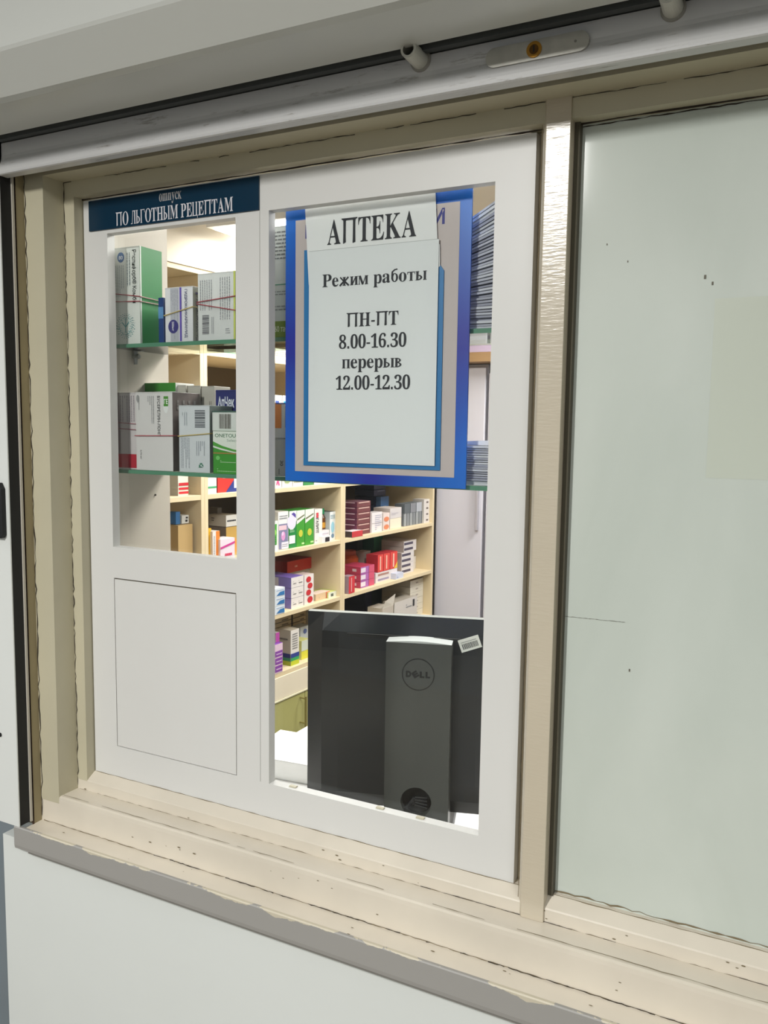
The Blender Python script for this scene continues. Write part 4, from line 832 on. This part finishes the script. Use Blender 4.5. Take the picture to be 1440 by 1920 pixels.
for j in range(2):
    sbox(('lower', 'upper')[j] + ' of two cream white cartons in the middle of the far unit shelf', 731, 752, 2, .052, off=-.03, d=.10, dz=j * .053, col=(206, 196, 190), side=(226, 216, 196) if j == 0 else (206, 200, 200), group='cream white cartons on the far unit', decs=[] if j == 0 else [L2(.1, .3, .7, .7, 3, (170, 166, 180))])
for j in range(7):
    sbox(('first','second','third','fourth','fifth','sixth','last')[j] + ' slim silver packet from the left in the upright row on the far unit', 757 + j * 5.6, 757 + j * 5.6 + 4.6, 2, .066, off=-.03, d=.06, col=(120, 126, 130), side=(126, 130, 134) if j % 2 else (150, 154, 156), group='silver packets standing in a row')
for j in range(3):
    sbox(('left dark', 'middle', 'right pale')[j] + ' silver grey packet lying on the upright packet row', 758 + j * 11, 768 + j * 11, 2, .05, off=-.03, d=.06, dz=.067, col=(100, 106, 110), side=((90, 96, 100), (126, 128, 134), (170, 174, 182))[j], group='silver packets lying on the row')
for j in range(4):
    sbox(('lowest', 'second', 'third', 'topmost')[j] + ' of four small white cartons at the right end of the far unit shelf', 798, 808, 2, .032, off=-.02, d=.07, dz=j * .0325, col=(196, 190, 184), side=(220, 214, 210), group='small white cartons in a stack', decs=[('rect', 'r', .4, .35, .75, .65, (110, 100, 100))])
for j in range(6):
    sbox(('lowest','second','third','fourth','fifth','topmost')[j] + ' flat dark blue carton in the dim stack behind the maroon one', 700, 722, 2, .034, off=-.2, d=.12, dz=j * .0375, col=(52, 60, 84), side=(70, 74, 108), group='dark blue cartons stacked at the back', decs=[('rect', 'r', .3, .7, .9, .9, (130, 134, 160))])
sbox('light blue packet in front of the dark blue stack', 713, 728, 2, .15, off=-.16, d=.03, col=(80, 110, 150), side=(84, 120, 166))
# --- far unit, level 1
for j in range(3):
    sbox(('bottom', 'middle', 'top')[j] + ' of three pink and violet cartons on the far unit', 676, 701, 1, .0335, off=-.03, d=.12, dz=j * .0345, col=(186, 60, 90), side=(170, 100, 170), group='pink and violet cartons in a stack', decs=[('rect', 'r', .0, .2, .35, .85, (226, 214, 226)), ('rect', 'r', .6, 0, 1, 1, (206, 80, 110)), ('rect', 'f', .6, .3, .8, .7, (226, 200, 210))])
sbox('upright red packet at the left end of the far unit middle shelf', 654, 665, 1, .082, off=.0, d=.04, col=(150, 130, 140), side=(204, 44, 54), decs=[('rect', 'r', .35, .1, .5, .9, (226, 160, 160))])
b = MB(); s0, _ = spx(664, -.12, 1070); 
o_ = empty('orange_jar', sw(s0 + .06, -.2, LEV[1] + .0005), SRZ); tag(o_, 'dim orange jar behind the pink and violet cartons', 'jar')
b.cyl((0, 0, 0), (0, 0, .12), .055, .055, mat((190, 84, 30), .5), 28); b.cyl((0, 0, .12), (0, 0, .135), .055, .04, mat((190, 84, 30), .5), 28); b.build('body', o_)
b = MB(); b.cyl((0, 0, .135), (0, 0, .155), .043, .041, mat((160, 66, 24), .5), 28); b.build('lid', o_)
sbox('tall green carton at the back of the far unit middle shelf', 700, 716, 1, .235, off=-.24, d=.12, col=(30, 84, 66), side=(46, 128, 90))
sbox('dark carton at the back left of the far unit middle shelf', 670, 679, 1, .19, off=-.30, d=.08, col=(36, 40, 40), side=(44, 50, 48))
sbox('upright pale carton beside the dim orange jar', 682, 694, 1, .145, off=-.14, d=.05, col=(170, 164, 156), side=(180, 176, 168), decs=[L2(.2, .2, .8, .8, 5, (150, 140, 140))])
for j in range(3):
    sbox(('left', 'middle', 'right')[j] + ' of three red cartons standing on flat white ones on the far unit', (708, 719, 731)[j], (718, 730, 744)[j], 1, .088, off=-.04, d=.07, dz=.052, col=(186, 50, 60), side=(220, 66, 58), group='red cartons on the far unit', decs=[('rect', 'r', .35, .1, .55, .9, (236, 190, 170))] + ([('poly', 'r', [(.5, 0), (1, 0), (1, .4)], (236, 190, 60))] if j == 2 else []))
for j in range(2):
    sbox(('lower', 'upper')[j] + ' flat white carton under the three red cartons', 704, 744, 1, .025, off=-.04, d=.07, dz=j * .0255, col=(206, 196, 206), side=(222, 214, 214), group='flat white cartons under red ones', decs=[('rect', 'r', .1, .3, .6, .7, (150, 140, 170) if j == 0 else (170, 130, 120))])
for j in range(6):
    sbox(('lowest', 'second', 'third', 'fourth', 'fifth', 'topmost')[j] + ' of six white cartons with dark bars right of the red ones', 752 + (4 if j > 3 else 0), 775 + (4 if j > 3 else 0), 1, .0285, off=-.06, d=.14, dz=j * .0292, col=(196, 186, 180), side=(220, 214, 214), group='white cartons with dark bars in a stack', decs=[('rect', 'r', .02, .3, .72, .75, (76, 70, 90))])
for j in range(2):
    sbox(('lower', 'upper')[j] + ' of two small white cartons at the right end of the far unit middle shelf', 779, 795, 1, .034, off=-.1, d=.08, dz=j * .035, col=(190, 180, 170), side=(214, 208, 200), group='small white cartons at the right end', decs=[('rect', 'r', .2, .4, .4, .7, (110, 110, 120))] if j else [])
sbox('crumpled white blue packet in front of the white barred stack', 742, 756, 1, .03, off=-.01, d=.05, col=(190, 196, 214), side=(206, 210, 226), decs=[L2(.1, .2, .9, .8, 2, (110, 130, 190))])
# --- far unit, level 0 (behind the monitor)
for j in range(6):
    sbox(('lowest', 'second', 'third', 'fourth', 'fifth', 'topmost')[j] + ' of six cream cartons just above the monitor at the right', 785, 808, 0, .033, off=-.05, d=.18, dz=j * .034, col=(176, 168, 152), side=(220, 214, 200), group='cream cartons stacked above the monitor', decs=[('oval', 'r', .5, .5, .1, .12, (170, 160, 150))])
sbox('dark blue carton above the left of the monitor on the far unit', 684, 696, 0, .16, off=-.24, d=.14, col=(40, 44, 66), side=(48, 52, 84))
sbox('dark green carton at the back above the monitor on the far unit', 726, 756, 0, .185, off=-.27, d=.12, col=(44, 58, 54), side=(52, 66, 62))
sbox('long white box lying above the monitor edge on the far unit', 738, 780, 0, .125, off=-.02, d=.07, col=(176, 168, 156), side=(206, 200, 194), decs=[('rect', 'r', .8, .6, .88, .9, (40, 40, 44)), L2(.5, .6, .75, .8, 2)])
ob = sbox('open white box with a raised flap above the monitor', 716, 736, 0, .115, off=-.02, d=.09, col=(206, 198, 186), side=(190, 180, 168))
b = MB(); b.T = Matrix.Translation((.045, 0, .115)); ww = ob.data.vertices[0].co.y; b.add([(0, ww, 0), (0, -ww, 0), (.012, -ww, .062), (.012, ww * .9, .038), (-.0008, ww, 0), (-.0008, -ww, 0), (.0112, -ww, .062), (.0112, ww * .9, .038)], [(0, 1, 2, 3), (7, 6, 5, 4), (0, 3, 7, 4), (1, 5, 6, 2), (3, 2, 6, 7)], mat((226, 220, 208), .6)); b.build('flap', ob)
# --- level 4 and 5, seen over and between the cartons on the glass shelves
sbox('white carton with a navy oval standing between the two glass shelves', 379, 397, 4, .118, off=.0, d=.05, dz=0, col=(226, 228, 230), side=(232, 234, 236), decs=[('oval', 'r', .35, .93, .4, .06, (50, 50, 130)), L2(.1, .1, .8, .5, 5, (170, 190, 190))])
sbox('lime and white carton on the high board right below the upper glass shelf', 378, 396, 5, .07, off=-.02, d=.06, col=(216, 226, 200), side=(232, 234, 224), decs=[('oval', 'r', .35, .5, .42, .42, (180, 214, 30))])
sbox('crumpled white plastic bag on the high board in the first cell', 329, 351, 5, .055, off=-.02, d=.1, col=(216, 214, 208), side=(228, 226, 222), name='plastic_bag', cat='bag')
sbox('dim grey green carton at the right on the high board', 420, 446, 5, .06, off=-.1, d=.1, col=(140, 136, 124), side=(150, 150, 138), decs=[('rect', 'r', 0, 0, 1, .25, (90, 140, 110))])
sbox('row carton of white and yellow print on the high board left of the notice board', 500, 545, 5, .045, off=-.02, d=.1, col=(220, 214, 196), side=(232, 224, 206), decs=[L2(.05, .3, .95, .8, 3, (190, 170, 130)), ('rect', 'r', .1, .1, .3, .4, (226, 190, 80))])
for j, cc in enumerate(((40, 44, 70), (50, 80, 160), (40, 150, 190))):
    sbox(('navy', 'blue', 'turquoise')[j] + ' labelled white carton on the board left of the notice board', (500, 515, 530)[j], (513, 528, 543)[j], 4, .115, off=-.02, d=.08, col=(214, 214, 214), side=(232, 232, 232), group='labelled white cartons left of the board', decs=[('rect', 'r', .1, .3, .6, .8, cc)])
# white box added to stand in for glare on the panel above the shelving
s0, _ = spx(427, .006, 480)
r = empty('glare_box', sw(s0 + .32, .0065, 2.102), SRZ); tag(r, 'white box added for the bright glare above the middle shelves, seen over the cartons', 'glare stand-in')
b = MB(); b.prism([(0, 0), (.06, 0), (.085, .03), (.085, .09), (.07, .1), (0, .1)], 'y', -.32, .32, mat((244, 244, 244), .35)); b.v = [Vector((p.x, p.y, p.z)) for p in b.v]; b.build('housing', r, .002)
b = MB(); b.box(.0852, .087, -.3, .3, .02, .035, mat((200, 200, 200), .5)); b.build('grey_strip', r)

# ------------------------------------------------------------------ white cabinet and shelf at the back
fy = 3.22; f0, f1 = at(816, 1000, fy).x, at(906, 900, fy).x; fz = at(900, 682, fy).z
FR = empty('refrigerator', ((f0 + f1) / 2 + .0, fy + .3, 0)); tag(FR, 'tall white refrigerator at the end of the shelving, behind the monitor', 'refrigerator')
hw = (f1 - f0) / 2
b = MB(); b.box(-hw, hw, -.26, .3, .05, fz, LILAC); b.box(-hw + .03, hw - .03, -.2, .28, 0, .05, BLACK); b.build('body', FR, .004)
b = MB(); b.box(-hw, hw, -.30, -.265, .06, fz - .02, LILAC); D_ = b.build('door', FR, .006)
b = MB(); b.box(hw - .035, hw - .02, -.325, -.30, 1.0, 1.3, mat((170, 166, 172), .4)); b.build('handle', D_, .002)
b = MB(); g0 = at(912, 900, fy).x; b.box(g0, g0 + .75, fy, fy + .6, 0, at(905, 700, fy).z, LILAC); b.box(g0 + .01, g0 + .02, fy - .004, fy, .1, at(905, 700, fy).z - .03, mat((120, 116, 120), .5)); b.box(g0 + .01, g0 + .7, fy - .004, fy, at(905, 700, fy).z - .035, at(905, 700, fy).z - .025, mat((120, 116, 120), .5))
o = b.build('cupboard', bevel=.002); tag(o, 'white cupboard with a grey outlined door, right of the refrigerator', 'cupboard')
b = MB(); z0, z1 = at(900, 677, 3.1).z, at(900, 659, 3.1).z; b.box(f0 + .02, g0 + .75, fy - .1, fy + .4, fz + .003, fz + .003 + (z1 - z0), mat((176, 140, 96), .5, key='light_wood', var=.08, scale=14)); o = b.build('wooden_board', bevel=.002); tag(o, 'light wooden board lying across the top of the refrigerator and cupboard', 'board')
carton('lilac and white packet lying on the wooden board above the refrigerator', .3, .2, .035, (at(900, 650, 3.2).x, fy + .02, fz + .005 + (z1 - z0)), col=(206, 190, 220), name='packet', cat='packet')
carton('greenish white box on the wooden board behind the lilac packet', .45, .16, .16, (at(905, 620, 3.3).x, fy + .24, fz + .005 + (z1 - z0)), col=(206, 212, 204), name='storage_box', cat='box')

# ------------------------------------------------------------------ desk
DZ = .75
DK = empty('desk', (-.3, .55, 0)); tag(DK, 'white desk behind the service window carrying the monitor', 'desk')
b = MB(); b.box(-.86, 1.2, -.34, .27, DZ - .025, DZ, mat((236, 236, 236), .4, key='white_desk_top')); b.build('desktop', DK, .002)
for x in (-.84, 1.16):
    b = MB(); b.box(x, x + .02, -.32, .25, 0, DZ - .0255, mat((226, 226, 224), .5)); b.build('side_panel', DK, .001)
p = at(548, 1450, .53)
carton('white box file lying on the desk left of the monitor', .3, .17, .045, (-1.0 + .02, .56 + .02, DZ + .0005), rz=.1, col=(240, 240, 240), name='box_file', cat='box')
b = MB(); q = at(874, 1547, .48); b.box(-.05, .05, -.035, .035, 0, .012, mat((196, 190, 160), .6)); o = b.build('tape_box', loc=(-.50, .40, DZ + .0005), rz=.5, bevel=.001); tag(o, 'small olive grey box on the desk right of the monitor stand', 'box')

# ------------------------------------------------------------------ monitor seen from behind
ml = at(578, 1145, .37); zt = ml.z
r_ = MR.transposed() @ Vector((905 - 720, 1162 - 960, FPX)); mr_ = CAM + r_ * ((zt - CAM.z) / r_.z)
md = (mr_ - ml); md.z = 0; md.normalize(); mrz = math.atan2(md.y, md.x)
MW, MH = .412, .395
mc = ml + md * (MW / 2)
MON = empty('monitor', (mc.x, mc.y, DZ + .0005), mrz); tag(MON, 'dark grey computer monitor seen from behind, with a grey stand, on the white desk', 'monitor')
dz = zt - DZ
MD = mat((18, 21, 26), .36, key='dark_monitor_plastic', spec=.5)
SG = mat((60, 62, 60), .42, key='grey_stand_plastic', spec=.5)
mdn = Vector((0, 0, 0))
b = MB(); h0 = dz - MH
b.box(-MW / 2, MW / 2, 0, .018, h0, dz - .0005, mat((120, 124, 122), .4))
b.box(-MW / 2, MW / 2, -.001, .001, h0, dz - .001, MD)
# shallow domed back
nx, nz = 12, 12; vs = []
for j in range(nz + 1):
    for i in range(nx + 1):
        u, v = i / nx, j / nz; ex = min(1, min(u, 1 - u) / .12); ez = min(1, min(v, 1 - v) / .12)
        vs.append((-MW / 2 + MW * u, -.0015 - .024 * math.sin(ex * math.pi / 2) * math.sin(ez * math.pi / 2), h0 + (MH - .001) * v))
b.add(vs, [(j * (nx + 1) + i, j * (nx + 1) + i + 1, (j + 1) * (nx + 1) + i + 1, (j + 1) * (nx + 1) + i) for j in range(nz) for i in range(nx)], MD)
BK = b.build('rear_shell', MON, smooth=False)
b = MB(); b.box(-.12, .105, -.0262, -.0225, dz - .042, dz - .035, BLACK); b.build('vent_slot', BK)
b = MB(); b.box(-MW / 2 + .004, MW / 2 - .004, .018, .0195, h0 + .012, dz - .008, BLACK); b.build('screen', MON)
# stand column
def proj_local(px, py, yl):   # intersection of a pixel ray with the plane local y = yl of the monitor
    n_ = Vector((-math.sin(mrz), math.cos(mrz), 0)); P = Vector((mc.x, mc.y, 0)) + n_ * yl
    r = MR.transposed() @ Vector((px - 720, py - 960, FPX)); q = CAM + r * ((P - CAM).dot(n_) / r.dot(n_)); d_ = q - Vector((mc.x, mc.y, 0))
    return d_.dot(md), q.z - DZ - .0005
c0, ct = proj_local(724, 1203, -.06); c1, _ = proj_local(847, 1208, -.06)
b = MB(); ctr = (c0 + c1) / 2; hwid = (c1 - c0) / 2
holez = proj_local(783, 1505, -.06)[1]; hr = .030
# column front plate with a round cable hole
n = 40; zA = .0; T_ = -.06
ring = [(ctr + hr * math.cos(2 * math.pi * k / n), holez + hr * math.sin(2 * math.pi * k / n)) for k in range(n)]
def edge_pt(k):
    a = 2 * math.pi * k / n; cx_, sx_ = math.cos(a), math.sin(a); t = 1e9
    if abs(cx_) > 1e-6: t = min(t, hwid / abs(cx_))
    lim = hwid
    if abs(sx_) > 1e-6: t = min(t, lim / abs(sx_))
    return (ctr + cx_ * t, holez + sx_ * t)
outer = [edge_pt(k) for k in range(n)]
b.add([(x, T_, z) for x, z in ring] + [(x, T_, z) for x, z in outer] + [(x, T_ + .02, z) for x, z in ring], [(k, (k + 1) % n, n + (k + 1) % n, n + k) for k in range(n)] + [(k, 2 * n + k, 2 * n + (k + 1) % n, (k + 1) % n) for k in range(n)], SG)
zt_, zb_ = holez + hwid, holez - hwid
b.quad((ctr - hwid, T_, zt_), (ctr + hwid, T_, zt_), (ctr + hwid, T_, ct), (ctr - hwid, T_, ct), SG)
if zb_ > 0: b.quad((ctr - hwid, T_, 0), (ctr + hwid, T_, 0), (ctr + hwid, T_, zb_), (ctr - hwid, T_, zb_), SG)
zb_ = max(0.001, min(zb_, .5))
b.quad((ctr - hwid, T_, 0), (ctr - hwid, T_, ct), (ctr - hwid, -.01, ct), (ctr - hwid, -.01, 0), SG)
b.quad((ctr + hwid, T_, 0), (ctr + hwid, -.01, 0), (ctr + hwid, -.01, ct), (ctr + hwid, T_, ct), SG)
tp = [(ctr - hwid + 2 * hwid * k / 10, ct + .004 * math.sin(math.pi * k / 10)) for k in range(11)]
b.add([(x, T_, z) for x, z in tp] + [(x, -.012, z + .001) for x, z in tp], [(k, k + 1, 12 + k, 11 + k) for k in range(10)], mat((168, 172, 172), .3))
b.add([(x, T_, z) for x, z in tp], [tuple(range(11))], mat((168, 172, 172), .3))
b.box(ctr - hwid, ctr + hwid, -.012, -.011, 0, h0 + .02, MD)
ST_ = b.build('stand_column', MON)
b = MB(); b.box(ctr - hwid + .002, ctr + hwid - .002, -.03, -.028, 0.0, holez + .05, BLACK)
for k in range(4):
    pts = [Vector((ctr - .022 + .004 * k, -.045, holez - .02 + .006 * k)), Vector((ctr - .004, -.05, holez + .006 - .005 * k)), Vector((ctr + .02, -.045, holez + .004 - .007 * k))]
    b.tube(pts, .0028, mat((30, 32, 36), .4), 8)
b.build('cable', MON)
# round logo on the column
lx, lz = proj_local(784, 1265, -.061); R_ = .0315
b = MB(); LG = mat((10, 11, 13), .3); n = 48; vs = []
for rr in (R_, R_ * .935): vs += [(lx + rr * math.cos(2 * math.pi * k / n), T_ - .0006, lz + rr * math.sin(2 * math.pi * k / n)) for k in range(n)]
b.add(vs, [(k, (k + 1) % n, n + (k + 1) % n, n + k) for k in range(n)], LG)
def letter(s, cx_, rot, wdt=.0105, hgt=.0125):
    vs, fs = tmesh(s, .07); x0 = min(v[0] for v in vs); x1 = max(v[0] for v in vs); z0 = min(v[1] for v in vs); z1 = max(v[1] for v in vs); o_ = []
    for v in vs:
        x = ((v[0] - x0) / (x1 - x0) - .5) * wdt; z = ((v[1] - z0) / (z1 - z0) - .5) * hgt
        o_.append((cx_ + x * math.cos(rot) - z * math.sin(rot), T_ - .0006, lz + x * math.sin(rot) + z * math.cos(rot)))
    b.add(o_, fs, LG)
letter('D', lx - .0185, 0); letter('E', lx - .0055, .6, .0115, .0125); letter('L', lx + .0075, 0, .009); letter('L', lx + .0185, 0, .009)
b.build('emblem', ST_)
# base
b = MB(); b.box(ctr - .07, ctr + .07, -.075, .12, 0, .008, MD); b.build('base', MON, .003)
# inventory sticker
sx_, sz_ = proj_local(881, 1207, -.027)
b = MB(); b.T = Matrix.Translation((sx_, -.0268, sz_)) @ Matrix.Rotation(-math.radians(20), 4, 'Y'); ww, hh_ = .0205, .0125
b.box(-ww, ww, -.0006, .0, -hh_, hh_, mat((214, 216, 212), .5)); rd = random.Random(2); x = -ww + .005
while x < ww - .005:
    w_ = rd.uniform(.0006, .0016); b.box(x, x + w_, -.0009, -.0006, -.008, .003, INK); x += w_ + rd.uniform(.0006, .0012)
b.box(-ww + .004, ww - .006, -.0009, -.0006, .0055, .0065, mat((120, 120, 120), .6)); b.build('sticker', MON)

bpy.context.view_layer.update()
